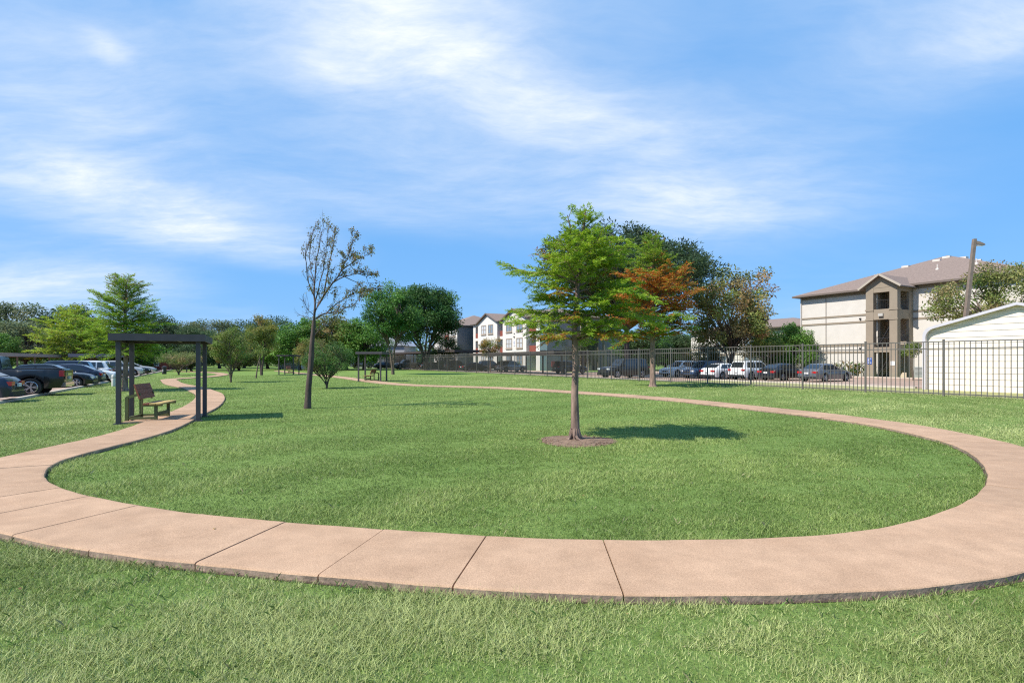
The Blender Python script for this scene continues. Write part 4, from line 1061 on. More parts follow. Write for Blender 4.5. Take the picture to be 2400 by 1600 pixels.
for (x, y, k_) in [(8.2, 3.6, 1), (7.4, 2.7, 1), (6.2, 5.0, 1), (9.4, -.4, 1), (8.4, 0.1, 1), (9.3, -1.9, 1), (4.0, -1.8, 0), (4.2, -5.0, 0), (6.4, -4.4, 2)]:
    z = roof_z(x, y)
    b = MB()
    if k_ == 1: b.box(x - .3, x + .3, y - .35, y + .35, z - .2, z + .10)
    elif k_ == 2: b.box(x - .15, x + .15, y - .18, y + .18, z - .1, z + .10)
    else: b.lathe([(.16, z - .1), (.16, z + .08), (.05, z + .16), (.05, z + .55), (0.001, z + .55)], 8, 'z', (x, y, 0))
    b.build('roof_vent', VENT, rf)
MB().box(-.14, -.05, HWR - .1, HWR + .02, 0, 9.1).build('downpipe', mat('downpipe', (.55, .50, .45), .6), ra)
MB().box(-.07, -.047, 7.35, 7.40, 0, 9.1).build('downpipe', FASC, ra)
# tower
TX = -2.95; TY = 1.47
tw_ = MB()
for (y0, y1) in ((TY - .72, TY), (-TY, -TY + .72)):
    MB().box(TX, TX + .6, y0, y1, -.1, 9.0).build('tower_pier', TAN, ra, bevel=.02)
for (z0, z1) in ((8.55, 9.0), (5.82, 6.85), (2.55, 3.05)):
    MB().box(TX + .04, TX + .45, -TY + .72, TY - .72, z0, z1).build('tower_beam', TAN, ra)
for z in (6.72, 5.75):
    for (y0, y1) in ((TY - .76, TY + .05), (-TY - .05, -TY + .76)): MB().box(TX - .05, TX + .65, y0, y1, z, z + .16).build('tower_moulding', TAN, ra)
for s_ in (-1, 1):
    yo, yi = s_ * TY, s_ * (TY - .25); y0, y1 = min(yo, yi), max(yo, yi)
    MB().box(-.75, -.003, y0, y1, -.1, 9.0).build('tower_pier', TAN, ra)
    for (z0, z1) in ((8.6, 9.0), (5.85, 6.75), (2.6, 3.3)): MB().box(TX + .6, -.75, y0 + .01, y1 - .01, z0, z1).build('tower_beam', TAN, ra)
    for z in (6.75, 3.3):
        r_ = MB(); r_.bar((TX + .6, s_ * TY - s_ * .1, z + .9), (-.75, s_ * TY - s_ * .1, z + .9), .04, .04)
        for i in range(9): r_.bar((TX + .7 + i * .17, s_ * TY - s_ * .1, z), (TX + .7 + i * .17, s_ * TY - s_ * .1, z + .9), .015)
        r_.build('railing', DKMET, ra)
for z in (2.75, 5.95): MB().box(-.9, 1.0, -TY + .26, TY - .26, z, z + .2).build('landing', mat('landing_concrete', (.30, .27, .24), .85), ra)
for z in (3.05, 6.85):
    r_ = MB(); r_.bar((TX + .2, -TY + .72, z + .42 + .5), (TX + .2, TY - .72, z + .42 + .5), .04, .04)
    for i in range(9): r_.bar((TX + .2, -TY + .8 + i * .17, z), (TX + .2, -TY + .8 + i * .17, z + .92), .015)
    r_.build('railing', DKMET, ra)
TREAD = mat('stair_tread', (.30, .24, .19), .8)
for zb in (0.05, 3.0):
    for i in range(14):
        y = .62 - i * .085; x = -2.2 + 0; z = zb + .2 * (i + 1)
        MB().box(-2.1, -1.05, .70 - i * .105, .70 - i * .105 - .24, z + 0, z + .05).build('stair_tread', TREAD, ra)
    s_ = MB()
    for x in (-2.14, -1.03): s_.bar((x, .62, zb + .16), (x, -.80, zb + 2.86), .05, .28, up=(1, 0, 0))
    s_.build('stair_stringer', DKMET, ra)
# tower gable
def gable(x0, x1, y0, y1, ze, zp, oh, th_, m, nm, par):
    ym = (y0 + y1) / 2; sl = (zp - ze) / ((y1 - y0) / 2)
    b = MB(); ya, yb = y0 - oh, y1 + oh; za = ze - oh * sl
    v = [(x0, ya, za), (x0, ym, zp), (x0, yb, za), (x1, ya, za), (x1, ym, zp), (x1, yb, za)]
    v += [(p[0], p[1], p[2] - th_) for p in v]
    b.add(v, [(0, 1, 4, 3)[::-1], (1, 2, 5, 4)[::-1], (6, 7, 10, 9), (7, 8, 11, 10), (0, 1, 7, 6), (1, 2, 8, 7), (0, 6, 9, 3), (2, 5, 11, 8), (3, 9, 10, 4), (4, 10, 11, 5)])
    return b.build(nm, m, par)
g_ = gable(TX - .45, 2.4, -TY, TY, 9.35, 10.35, .5, .12, ROOF, 'tower_roof', ra)
b = MB(); sl = 1.0 / TY
for s_ in (-1, 1): b.bar((TX - .47, s_ * (TY + .52), 9.35 - .52 * sl - .03), (TX - .47, s_ * .01, 10.30), .05, .2, up=(0, 0, 1))
b.build('barge_board', mat('barge_board', (.42, .36, .30), .6), g_)
MB().prism([(-TY - .02, 9.0), (TY + .02, 9.0), (TY + .02, 9.2), (0, 10.2), (-TY - .02, 9.2)], 'x', TX + .02, TX + .2).build('gable_wall', TAN, ra)
MB().box(TX + .2, 0, -TY, -TY + .2, 9.0, 9.25).build('gable_side', TAN, ra); MB().box(TX + .2, 0, TY - .2, TY, 9.0, 9.25).build('gable_side', TAN, ra)
MB().box(TX - .16, TX - .0, -.22, .22, 6.15, 6.42).build('wall_light', mat('fixture', (.45, .43, .40), .5), ra)
SIGNB = mat('sign_blue', (.03, .09, .34), .5); SIGNW = mat('sign_white', (.8, .8, .8), .5)
s_ = MB().box(TX - .03, TX - .005, .86, 1.30, 1.35, 2.0).build('sign', SIGNB, ra)
for i, (w_, z) in enumerate(((.34, 1.88), (.18, 1.72), (.26, 1.60), (.34, 1.46))): MB().box(TX - .036, TX - .031, 1.25 - w_, 1.25, z, z + .05).build('sign_line', SIGNW, s_)
s_ = MB().box(TX - .03, TX - .005, -1.25, -.86, 1.25, 1.65).build('notice', SIGNW, ra)
for z in (1.55, 1.45, 1.36): MB().box(TX - .036, TX - .031, -1.2, -.92, z, z + .03).build('sign_line', mat('print_grey', (.45, .48, .55), .6), s_)
for (y, z) in ((3.6, 6.15), (-5.6, 6.15), (3.6, 2.95)): MB().box(-.14, -.0, y - .09, y + .09, z, z + .16).build('wall_light', DKMET, ra)
MB().box(-.13, -.0, 8.7, 9.2, .9, 1.7).build('meter_box', mat('meter_grey', (.38, .40, .40), .5), ra)
MB().box(-.13, -.0, 7.9, 8.3, .8, 1.9).build('meter_box', WALLC, ra)

# white block with gables, red balconies and windows
wb = thing('apartment_building', 'white three storey apartment block with gables and red balconies', 'building', G(47.9, 78.7), TH)
LY, LX = 27.3, 17.7
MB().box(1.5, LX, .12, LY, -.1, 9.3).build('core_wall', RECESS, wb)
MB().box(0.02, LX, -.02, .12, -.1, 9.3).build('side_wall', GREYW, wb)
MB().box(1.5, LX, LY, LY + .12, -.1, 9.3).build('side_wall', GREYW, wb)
rec = [(1.2, 3.5), (12.45, 14.75), (23.6, 26.1)]
solid = [(-.04, 1.2, 0), (3.5, 12.45, -.6), (14.75, 23.6, -.6), (26.1, 27.3, 0)]
for (y0, y1, x0) in solid: MB().box(x0, 1.5, y0, y1, -.1, 9.3).build('front_wall', WHITEW, wb)
for (y0, y1) in rec:
    for (z0, z1) in ((2.72, 3.3), (5.85, 6.4), (8.9, 9.3)): MB().box(.004, 1.5, y0, y1, z0, z1).build('spandrel', WHITEW, wb)
    for zf in (0.0, 3.3, 6.4):
        if zf > 0: MB().box(.03, .10, y0 + .04, y1 - .04, zf, zf + 1.05).build('balcony_panel', REDP, wb)
        d_ = MB().box(1.44, 1.5, y0 + .25, y0 + 1.15, zf, zf + 2.1).build('balcony_door', DKMET, wb)
        MB().box(1.43, 1.438, y0 + .36, y0 + 1.04, zf + .9, zf + 2.0).build('pane', GLASS, d_)
WM = {}
def window(par, x, y0, y1, z0, z1, pane):
    key = (round(y1 - y0, 2), round(z1 - z0, 2), pane.name)
    w_, h_ = y1 - y0, z1 - z0
    if key not in WM:
        f = MB(); t_ = .14
        f.box(-.07, .02, -w_/2, w_/2, 0, t_).box(-.07, .02, -w_/2, w_/2, h_ - t_, h_).box(-.07, .02, -w_/2, -w_/2 + t_, t_, h_ - t_).box(-.07, .02, w_/2 - t_, w_/2, t_, h_ - t_).box(-.068, .02, -.08, .08, t_, h_ - t_)
        f.box(-.05, .02, -w_/2 + t_, -.08, h_ * .5 - .04, h_ * .5 + .04).box(-.05, .02, .08, w_/2 - t_, h_ * .5 - .04, h_ * .5 + .04)
        p = MB().box(-.02, .0, -(w_/2 - t_ - .08) / 2, (w_/2 - t_ - .08) / 2, t_, h_ * .5 - .04)
        s = MB().box(-.16, 0, -w_/2 - .08, w_/2 + .08, -.14, 0)
        WM[key] = (f.mesh('window', WFRAME), p.mesh('pane', pane), s.mesh('sill', SILL))
    f, p, s = WM[key]
    o = link('window', f, par); o.location = (x, (y0 + y1) / 2, z0)
    for sg in (-1, 1):
        for up in (0, 1):
            c = link('pane', p, o); c.location = (0, sg * (.08 + (w_/2 - .14 - .08) / 2), up * (h_ * .5 - .14 + .04))
    link('sill', s, o)
for (y0, y1) in ((4.75, 7.0), (8.7, 11.0), (16.5, 18.7), (19.65, 21.9)):
    for i, z in enumerate((.85, 3.95, 7.0)): window(wb, -.6, y0, y1, z, z + 1.85, (GLASS, BLIND)[(i + int(y0)) % 2])
for (y0, y1) in ((3.5, 12.45), (14.75, 23.6)):
    ym = (y0 + y1) / 2
    MB().prism([(y0, 9.3), (y1, 9.3), (ym, 11.0)], 'x', -.6, .3).build('gable_wall', WHITEW, wb)
    g_ = gable(-1.0, 8.8, y0, y1, 9.45, 11.2, .35, .12, ROOF, 'gable_roof', wb); b = MB(); sl = 1.75 / ((y1 - y0) / 2)
    for s_ in (-1, 1): b.bar((-1.03, ym + s_ * ((y1 - y0) / 2 + .36), 9.45 - .36 * sl - .06), (-1.03, ym + s_ * .02, 11.12), .06, .24)
    b.build('barge_board', FASC, g_)
rf = hip(-.5, LX + .6, -.6, LY + .6, 9.46, 11.75, 8.2, LY - 8.2, 'y').build('roof', ROOF, wb)
MB().box(-.52, LX + .62, -.62, LY + .62, 9.31, 9.46).build('fascia', FASC, rf)
for z in (6.55, 5.8, 3.28, 2.53):
    for (x0, x1) in ((.08, 8.0), (12.0, LX)): MB().box(x0, x1, -.06, -.02, z, z + .2).build('band', FASC, wb)
for (x0, x1) in ((8.0, 8.6), (11.4, 12.0)): MB().box(x0, x1, -3.0, -2.4, -.1, 9.1).build('tower_pier', TAN, wb)
for (x0, x1) in ((8.0, 8.3), (11.7, 12.0)): MB().box(x0, x1, -.8, -.021, -.1, 9.1).build('tower_pier', TAN, wb)
for z0, z1 in ((8.6, 9.1), (5.85, 6.8), (2.6, 3.3)):
    MB().box(8.6, 11.4, -2.95, -2.5, z0, z1).build('tower_beam', TAN, wb)
    for (x0, x1) in ((8.01, 8.29), (11.71, 11.99)): MB().box(x0, x1, -2.4, -.8, z0, z1).build('tower_beam', TAN, wb)
b = hip(7.5, 12.5, -3.5, 3.0, 9.12, 10.4, -1.2, 1.5, 'y').build('tower_roof', ROOF, wb)
MB().box(8.4, 11.6, -.03, -.022, .0, 9.0).build('tower_shade_sheet', mat('shade_panel', (.10, .095, .10), .7), wb)  # thin dark sheet: the shade inside the tower is put into its colour
pl_ = MB().box(-.66, -.61, 7.55, 8.1, 4.35, 5.45).build('number_sign', SIGNW, wb)
b = MB(); b.lathe([(.13, -.672), (.22, -.672), (.22, -.661), (.13, -.661)], 18, 'x', (0, 0, 0)); b.v = [(x, y * .75 + 7.82, z * 1.45 + 4.98) for x, y, z in b.v]; b.build('numeral', SIGNB, pl_)
MB().box(-.67, -.661, 7.62, 8.02, 4.42, 4.5).build('sign_line', SIGNB, pl_)
MB().box(-.75, -.61, 7.7, 7.95, 5.9, 6.15).build('wall_light', DKMET, wb)
MB().box(-.72, -.61, 7.65, 8.0, 6.6, 6.68).build('wall_light', DKMET, wb)
MB().box(2.4, 3.1, -.1, -.02, .7, 1.6).build('fire_box', mat('fire_red', (.35, .04, .03), .5), wb)
# neighbouring wing
wg = thing('apartment_building', 'pale block with blue windows left of the white gabled block', 'building', G(45.2, 108.5), TH)
MB().box(0, 14, 0, 14, -.1, 9.2).build('wall', WHITEW, wg)
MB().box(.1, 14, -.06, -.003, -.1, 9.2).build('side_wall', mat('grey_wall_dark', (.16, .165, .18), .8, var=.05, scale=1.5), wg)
for (y0, y1) in ((.8, 3.2), (8.5, 10.9)):
    for z in (.9, 3.95, 7.0): window(wg, -.003, y0, y1, z, z + 1.75, BLIND)
for zf in (3.3, 6.4): MB().box(-.06, -.004, 4.6, 7.2, zf, zf + 1.05).build('balcony_panel', REDP, wg); MB().box(-.03, -.003, 4.7, 7.1, zf + 1.06, zf + 2.5).build('painted_balcony_shade', RECESS, wg)  # dark plate above each panel: balcony shade painted on the flat wall
rf = hip(-.6, 14.6, -.6, 14.6, 9.36, 12.2, 6.5, 7.5, 'y').build('roof', ROOF, wg); MB().box(-.62, 14.6, -.62, 14.6, 9.2, 9.36).build('fascia', FASC, rf)

# tan block behind the olive tree
tb = thing('apartment_building', 'cream block half hidden behind the olive tree and parked cars', 'building', G(66, 42.2), TH)
MB().box(0, 16, 0, 20, -.1, 6.1).build('wall', WALLC, tb)
for z in (5.75, 3.28, 2.53): MB().box(-.05, 0, -.04, 20.04, z, z + .2).build('band', TAN, tb)
rf = hip(-.6, 16.6, -.6, 20.6, 6.26, 8.0, 8, 12, 'y').build('roof', ROOF, tb); MB().box(-.62, 16.6, -.62, 20.6, 6.1, 6.26).build('fascia', FASC, rf)
for (y0, y1) in ((2, 4.2), (8, 10.2), (13, 15.2)):
    for z in (.75, 3.7): window(tb, -.003, y0, y1, z, z + 1.75, GLASS)

# grey roofed house behind the far shelter, low pale garage, brick block
gh = thing('house', 'grey gabled house glimpsed behind the far bench shelter', 'building', (atd(842, 128)[0], 128, 0), -.12)
MB().box(0, 11, 0, 9, -.1, 5.2).build('wall', mat('house_grey', (.33, .33, .35), .8), gh)
b = MB(); b.prism([(-.5, 5.2), (11.5, 5.2), (5.5, 9.2)], 'y', -.5, 9.5); b.build('roof', mat('grey_shingle', (.36, .37, .42), .8, var=.15, scale=4, bump=.3), gh)
for x in (1.6, 4.8, 8.0):
    w_ = MB().box(x, x + 1.4, -.06, -.003, 1.0, 2.6).build('window', SIGNW, gh); MB().box(x + .12, x + 1.28, -.07, -.062, 1.12, 2.48).build('pane', GLASS, w_)
lg = thing('garage', 'low pale garage front under the dark mid trees', 'building', (atd(655, 112)[0], 112, 0), 0)
MB().box(0, 4.4, 0, 6, -.05, 2.5).build('wall', mat('garage_pale', (.42, .43, .47), .7, var=.05, scale=2), lg)
d_ = MB().box(.5, 3.6, -.06, -.003, 0, 2.1).build('garage_door', GREYW, lg)
for z in (.5, 1.0, 1.5): MB().box(.5, 3.6, -.075, -.062, z, z + .04).build('door_rib', SIGNW, d_)
MB().prism([(-.4, 2.5), (4.8, 2.5), (2.2, 3.9)], 'y', -.4, 6.4).build('roof', ROOF, lg)
bb = thing('brick_building', 'low red brick building beyond the left carports', 'building', (atd(326, 98)[0], 98, 0), .18)
BRK = mat('red_brick', (.19, .062, .045), .85, var=.25, scale=12, bump=.2)
MB().box(0, 4.6, 0, 12, -.05, 2.15).build('wall', BRK, bb)
MB().box(-9, -.02, 1.0, 12, -.05, 2.15).build('wall', BRK, bb)
for x in (-7.4, -5.2, -2.6, .8, 2.4):
    y = .94 if x < 0 else -.06
    w_ = MB().box(x, x + .9, y, y + .05, .7, 1.75).build('window', SIGNW, bb); MB().box(x + .08, x + .82, y - .012, y - .003, .8, 1.65).build('pane', GLASS, w_)
b = hip(-9.5, 5.1, -.5, 12.5, 2.16, 2.75, -3, -1, 'x').build('roof', FASC, bb)

# ------------------------------------------------------------------ carports
CPT = mat('carport_top', (.33, .27, .23), .6, var=.15, scale=2); CPU = mat('carport_dark', (.06, .045, .042), .6, var=.15, scale=2); CPG = mat('carport_grey', (.16, .16, .18), .5)
def carport(label, p0, q0, w, ln, z, top, fasc, npost, th_=.16, fh=.34, off=.5):
    t = thing('carport', label, 'carport', G(p0, q0), TH, 'carports over the parking bays')
    r_ = MB().box(0, w, 0, ln, z, z + .05).build('roof', top, t)
    MB().box(-.03, -.002, -.03, ln + .03, z - fh + .06, z + .09).build('fascia', fasc, r_); MB().box(w + .002, w + .03, -.03, ln + .03, z - fh + .06, z + .09).build('fascia', fasc, r_)
    MB().box(-.002, w + .002, -.03, -.002, z - fh + .06, z + .09).build('fascia', fasc, r_); MB().box(-.002, w + .002, ln + .002, ln + .03, z - fh + .06, z + .09).build('fascia', fasc, r_)
    for i in range(npost):
        y = .6 + (ln - 1.2) * i / (npost - 1)
        MB().box(w * off - .07, w * off + .07, y - .07, y + .07, -.05, z - .2).build('post', fasc, t)
        MB().box(.1, w - .1, y - .06, y + .06, z - .2, z - .004).build('beam', fasc, r_)
    return t
carport('long dark carport roof behind the far fence at centre', 32.9, 80, 5.2, 46, 3.35, CPU, CPU, 9, off=.5)
carport('slim dark carport before the white apartment block', 34.2, 53, 5.0, 24, 2.75, CPU, CPU, 6, off=.9)
carport('long brown carport on the far side of the left car park', -24, 60, 5, 80, 2.42, CPT, CPT, 13, off=.8)
carport('grey fronted carport over the left parking row', -15.4, 80, 4.3, 44, 2.42, CPT, CPG, 8, off=.85)

# ------------------------------------------------------------------ planting and small things by the right building
def canna(par_loc, h, seed, label):
    r2 = np.random.default_rng(seed); lv = Leaves(); wd = Wood()
    for k_ in range(7):
        b0 = np.array([r2.normal(0, .16), r2.normal(0, .16), 0]); tp_ = b0 + np.array([r2.normal(0, .12), r2.normal(0, .12), h * r2.uniform(.6, 1)])
        wd.tube(wob(b0, tp_, 4, .02, r2), np.linspace(.02, .01, 4), 4)
        m = 9; u = r2.uniform(.15, 1, m)[:, None]; Q = b0 * (1 - u) + tp_ * u; az = r2.uniform(0, 6.28, m)
        D = np.c_[np.cos(az), np.sin(az), r2.uniform(.3, 1.4, m)]
        lv.add(Q, D, r2.uniform(.35, .62, m), r2.uniform(.10, .16, m), palette(r2, m, [(.07, .14, .03), (.12, .18, .05), (.28, .17, .07), (.20, .14, .06)], [.4, .25, .2, .15], .25), r2, N=np.array([0, 0, 1.]))
    t = thing('canna_plant', label, 'plant', par_loc, 0, 'leafy bedding plants along the cream wall')
    link('stem', wd.mesh('stem', BARK_MY), t); link('leaves', lv.mesh('leaves'), t)
ol = ['nearest to the stair tower', 'second from the stair tower', 'third from the stair tower', 'fourth from the stair tower', 'fifth from the stair tower', 'sixth from the stair tower', 'farthest from the stair tower']
for i in range(7):
    canna(G(60.0 + .25 * math.sin(i * 2.1), 31.9 + i * .62), 1.55 + .3 * math.sin(i * 1.7), 100 + i, f'tall browning leafy plant by the cream wall, {ol[i]}')
ac = thing('air_conditioner', 'grey louvred air conditioning unit right of the stair tower', 'air conditioner', G(59.6, 26.2), TH)
MB().box(0, 1.0, 0, 1.6, -.02, 1.15).build('casing', mat('ac_grey', (.45, .45, .43), .5), ac, bevel=.03)
for i in range(8): MB().box(-.02, -.002, .08, 1.52, .15 + i * .12, .2 + i * .12).build('louvre', mat('ac_dark', (.2, .2, .2), .5), ac)
wd, lv = broadleaf(111, .8, 1.5, .0, 14, 60, .1, MYR, [1, 1, 1, 1], .03, rc=.3)
put_tree('low_bush', 'low green bush in front of the air conditioning unit', G(58.7, 25.6), wd, lv, BARK_MY, cat='shrub')
wd, lv = broadleaf(112, 1.6, 3.6, .0, 26, 90, .16, [(.06, .14, .03), (.09, .18, .04)], [1, 1], .05, rc=.5)
put_tree('low_bush', 'green hedge bush at the foot of the white block', G(46.3, 84.5), wd, lv, BARK_MY, cat='shrub')
mk = thing('marker_post', 'short white marker post on the lawn behind the shelter post', 'post', (*gp(266, 905), 0))
MB().lathe([(.11, -.02), (.11, .72), (.08, .78), (.001, .80)], 10).build('pipe', mat('pvc_white', (.62, .60, .56), .5), mk, smooth=40)
MB().lathe([(.115, .55), (.115, .62)], 10).build('band', mat('marker_band', (.35, .33, .30), .6), mk)
bn = thing('litter_bin', 'dark litter bin at the far end of the left kerb', 'bin', (*gp(385, 876.5), 0))
MB().lathe([(.24, -.02), (.28, .85), (.3, .86), (.3, .93), (.05, 1.05), (.001, 1.05)], 12).build('barrel', DKMET, bn, smooth=40); MB().box(-.05, .05, -.31, -.27, .3, .6).build('plate', TRIM, bn)
# ------------------------------------------------------------------ cars
TYRE = mat('tyre', (.018, .018, .019), .85); RIM = mat('alloy_rim', (.52, .52, .54), .3, metal=.75); RIMD = mat('rim_dark', (.03, .03, .032), .6)
CGL = mat('car_glass', (.018, .022, .026), .04, spec=.9); BLK = mat('car_black_trim', (.02, .02, .021), .6)
HEADL = mat('headlight', (.72, .74, .76), .12, spec=.8); TAILL = mat('taillight', (.42, .012, .015), .18, spec=.7); PLATE = mat('number_plate', (.7, .7, .68), .5); CHROME = mat('chrome', (.6, .6, .62), .12, metal=1.0)
def paint(name, c): return mat('paint_' + name, c, .32, metal=.25 if name in ('silver', 'grey', 'blue', 'brown') else 0.0, coat=.45 if sum(c) < .2 else .9, spec=.4)
PAINT = {'black': paint('black', (.008, .008, .009)), 'navy': paint('navy', (.012, .016, .034)), 'white': paint('white', (.72, .72, .71)), 'grey': paint('grey', (.12, .125, .135)),
         'silver': paint('silver', (.48, .46, .43)), 'blue': paint('blue', (.045, .075, .14)), 'brown': paint('brown', (.075, .055, .05)), 'charcoal': paint('charcoal', (.03, .032, .036))}
WHL = {}
def wheel_meshes(r, w):
    k = (round(r, 3), w)
    if k in WHL: return WHL[k]
    ri = r * .66
    ty = MB(); ty.lathe([(ri, -w/2 + .01), (r * .93, -w/2), (r, -w/2 + .04), (r, w/2 - .04), (r * .93, w/2), (ri, w/2 - .01)], 24, 'y')
    rm = MB(); rm.lathe([(ri, -w/2 + .012), (ri * .93, -w/2 + .0), (ri * .9, -w/2 + .05)], 24, 'y')
    for i in range(5):
        a = i * 2 * math.pi / 5; ca, sa = math.cos(a), math.sin(a)
        for da in (-.16, .16):
            c2, s2 = math.cos(a + da), math.sin(a + da)
            rm.bar((ca * ri * .12, -w/2 + .02, sa * ri * .12), (c2 * ri * .93, -w/2 + .015, s2 * ri * .93), ri * .14, .03, up=(0, 1, 0))
    rm.lathe([(.001, -w/2 - .005), (ri * .22, -w/2 - .003), (ri * .24, -w/2 + .04)], 12, 'y')
    hb = MB(); hb.lathe([(.001, -w/2 + .06), (ri * .95, -w/2 + .06)], 16, 'y')
    WHL[k] = (ty.mesh('wheel', TYRE, 35), rm.mesh('rim', RIM, 30), hb.mesh('brake_disc', RIMD)); return WHL[k]

SPEC = {  # L, W, ground clearance, belt profile [(x frac, z)], greenhouse (rear base, roof rear, roof front, screen base), belt z, roof z, wheel r, wheel xs
    'sedan': dict(L=4.85, W=1.83, gc=.20, top=[(0, .62), (.015, .86), (.05, 1.0), (.17, 1.03), (.30, .99), (.70, .97), (.86, .86), (.95, .76), (.985, .64), (1, .5)], gh=(.07, .24, .50, .74), zr=1.45, r=.33, wx=(.215, .80), rear_open=False),
    'suv': dict(L=4.65, W=1.87, gc=.24, top=[(0, .6), (.012, .95), (.03, 1.08), (.1, 1.10), (.30, 1.06), (.70, 1.02), (.88, .95), (.955, .86), (.985, .72), (1, .55)], gh=(.02, .085, .56, .735), zr=1.68, r=.36, wx=(.20, .80), rear_open=False),
    'big_suv': dict(L=5.1, W=2.0, gc=.28, top=[(0, .65), (.01, 1.02), (.02, 1.16), (.1, 1.18), (.30, 1.15), (.70, 1.13), (.9, 1.08), (.965, 1.0), (.99, .82), (1, .6)], gh=(.012, .05, .58, .72), zr=1.88, r=.40, wx=(.20, .805), rear_open=False),
    'hatch': dict(L=4.3, W=1.78, gc=.19, top=[(0, .55), (.012, .86), (.03, .98), (.1, 1.0), (.30, .97), (.68, .95), (.86, .86), (.95, .76), (.985, .62), (1, .48)], gh=(.03, .15, .50, .74), zr=1.47, r=.32, wx=(.19, .80), rear_open=False),
    'pickup': dict(L=5.75, W=2.02, gc=.36, top=[(0, .80), (.004, 1.20), (.012, 1.27), (.1, 1.27), (.40, 1.27), (.66, 1.25), (.80, 1.24), (.93, 1.18), (.975, 1.08), (.992, .85), (1, .62)], gh=(.405, .425, .63, .735), zr=1.93, r=.43, wx=(.215, .80), rear_open=True)}
CARM = {}
def car_meshes(kind, pm):
    key = (kind, pm.name)
    if key in CARM: return CARM[key]
    s = SPEC[kind]; Ln, Wd = s['L'], s['W']; hw = Wd / 2
    X = lambda f: (f - .5) * Ln
    tx = [a for a, _ in s['top']]; tz = [b for _, b in s['top']]
    wc = [X(a) for a in s['wx']]; ra_ = s['r'] * 1.17; zc = s['r']
    xs = set(np.round(np.linspace(X(0), X(1), 23), 4)) | {round(X(a), 4) for a in tx}
    for c in wc:
        for a in np.linspace(0, math.pi, 11): xs.add(round(c + ra_ * math.cos(a), 4))
    xs = sorted(xs); V = []; FF = []; m = MB()
    for x in xs:
        f = x / Ln + .5; zt = float(np.interp(f, tx, tz)); zb = s['gc'] + .10 * max(0, (abs(f - .5) - .42) / .08) ** 2
        for c in wc:
            if abs(x - c) < ra_: zb = max(zb, zc + math.sqrt(max(0, ra_**2 - (x - c)**2)) * .99)
        zb = min(zb, zt - .05)
        e = max(0, (abs(f - .5) - .40) / .10); w = hw * (1 - .13 * min(e, 1) ** 2)
        h = zt - zb; zm = min(max(zb + .02, s['gc'] + .30), zt - .06)
        sec = [(w * .95, zb), (w * .99, max(zb + .01, min(zm, zb + .4 * h))), (w, zb + .62 * h), (w * .965, zb + .86 * h), (w * .90, zt - .02), (w * .78, zt + .012), (0, zt + .035)]
        ring = [(x, -y, z) for y, z in sec] + [(x, y, z) for y, z in sec[-2::-1]]
        V.append(ring)
    k = len(V[0]); m.v = [p for r_ in V for p in r_]
    m.f = [(i*k+j, (i+1)*k+j, (i+1)*k+j+1, i*k+j+1) for i in range(len(xs)-1) for j in range(k-1)]
    m.f += [tuple(range(k)), tuple(range((len(xs)-1)*k, len(xs)*k))[::-1]]
    m.f = [q[::-1] for q in m.f]
    out = {'body': m.mesh('body', pm, 38)}
    # dark floor and inner arches
    u = MB(); u.box(X(.03), X(.97), -hw * .86, hw * .86, s['gc'] + .02, s['gc'] + .22); u.box(X(.06), X(.94), -hw * .62, hw * .62, s['gc'] + .2, .78)
    out['underbody'] = u.mesh('underbody', BLK)
    # greenhouse
    g0, g1, g2, g3 = [X(a) for a in s['gh']]; zr = s['zr']
    zb0 = float(np.interp(s['gh'][0], tx, tz)) - .02; zb3 = float(np.interp(s['gh'][3], tx, tz)) - .02; zmid = float(np.interp(.5, tx, tz)) - .02
    wb_, wr = hw * .90, hw * .72
    g = MB(); st = [(g0, zb0, zb0 + .01, .86), (g1, zr - .05, zmid, .96), (g1 + (g2 - g1) * .35, zr, zmid, 1), (g1 + (g2 - g1) * .8, zr, zmid, 1), (g2, zr - .03, zmid, .99), (g3, zb3 + .01, zb3, .9)]
    rings = []
    for (x, z_top, z_bot, kx) in st:
        fl = min(1, max(0, (z_top - z_bot) / .3))
        wt = wb_ * kx * (1 - fl) + wr * kx * fl
        rings.append([(x, -wb_ * kx, z_bot), (x, -wt, z_top - .045 * fl), (x, -wt * .88, z_top), (x, 0, z_top + .02 * fl), (x, wt * .88, z_top), (x, wt, z_top - .045 * fl), (x, wb_ * kx, z_bot)])
    kk = 7; g.v = [p for r_ in rings for p in r_]; g.f = [(i*kk+j, i*kk+j+1, (i+1)*kk+j+1, (i+1)*kk+j) for i in range(len(rings)-1) for j in range(kk-1)]
    g.f = g.f + [tuple(range(kk))[::-1], tuple(range((len(rings)-1)*kk, len(rings)*kk))]
    out['roof'] = g.mesh('roof', pm, 40)
    # glazing a touch proud of the cabin
    def quad(pts, n, off=.012):
        b = MB(); a_, b_, c_ = Vector(pts[0]), Vector(pts[1]), Vector(pts[2]); nn = (b_ - a_).cross(c_ - a_).normalized()
        if nn.dot(Vector(n)) < 0: nn = -nn
        v = [Vector(p) + nn * off for p in pts]; v2 = [Vector(p) - nn * .02 for p in pts]; q = len(pts)
        f = tuple(range(q)); nf = (v[1] - v[0]).cross(v[2] - v[0])
        if nf.dot(nn) < 0: f = f[::-1]
        b.add(v + v2, [f] + [(i, (i+1) % q, q + (i+1) % q, q + i) for i in range(q)]); return b
    def lerp(a, b, t): return tuple(a[i] + (b[i] - a[i]) * t for i in range(3))
    def sidewin(x0b, x1b, x0t, x1t, sg):
        zt_, zb_ = zr - .115, zmid + .04; 
        ft = (zt_ - zmid) / (zr - .045 - zmid); fb = .04 / (zr - .045 - zmid)
        yw = lambda f_: sg * (wb_ + (wr - wb_) * f_)
        return quad([(x0b, yw(fb), zb_), (x1b, yw(fb), zb_), (x1t, yw(ft), zt_), (x0t, yw(ft), zt_)], (0, sg, .3))
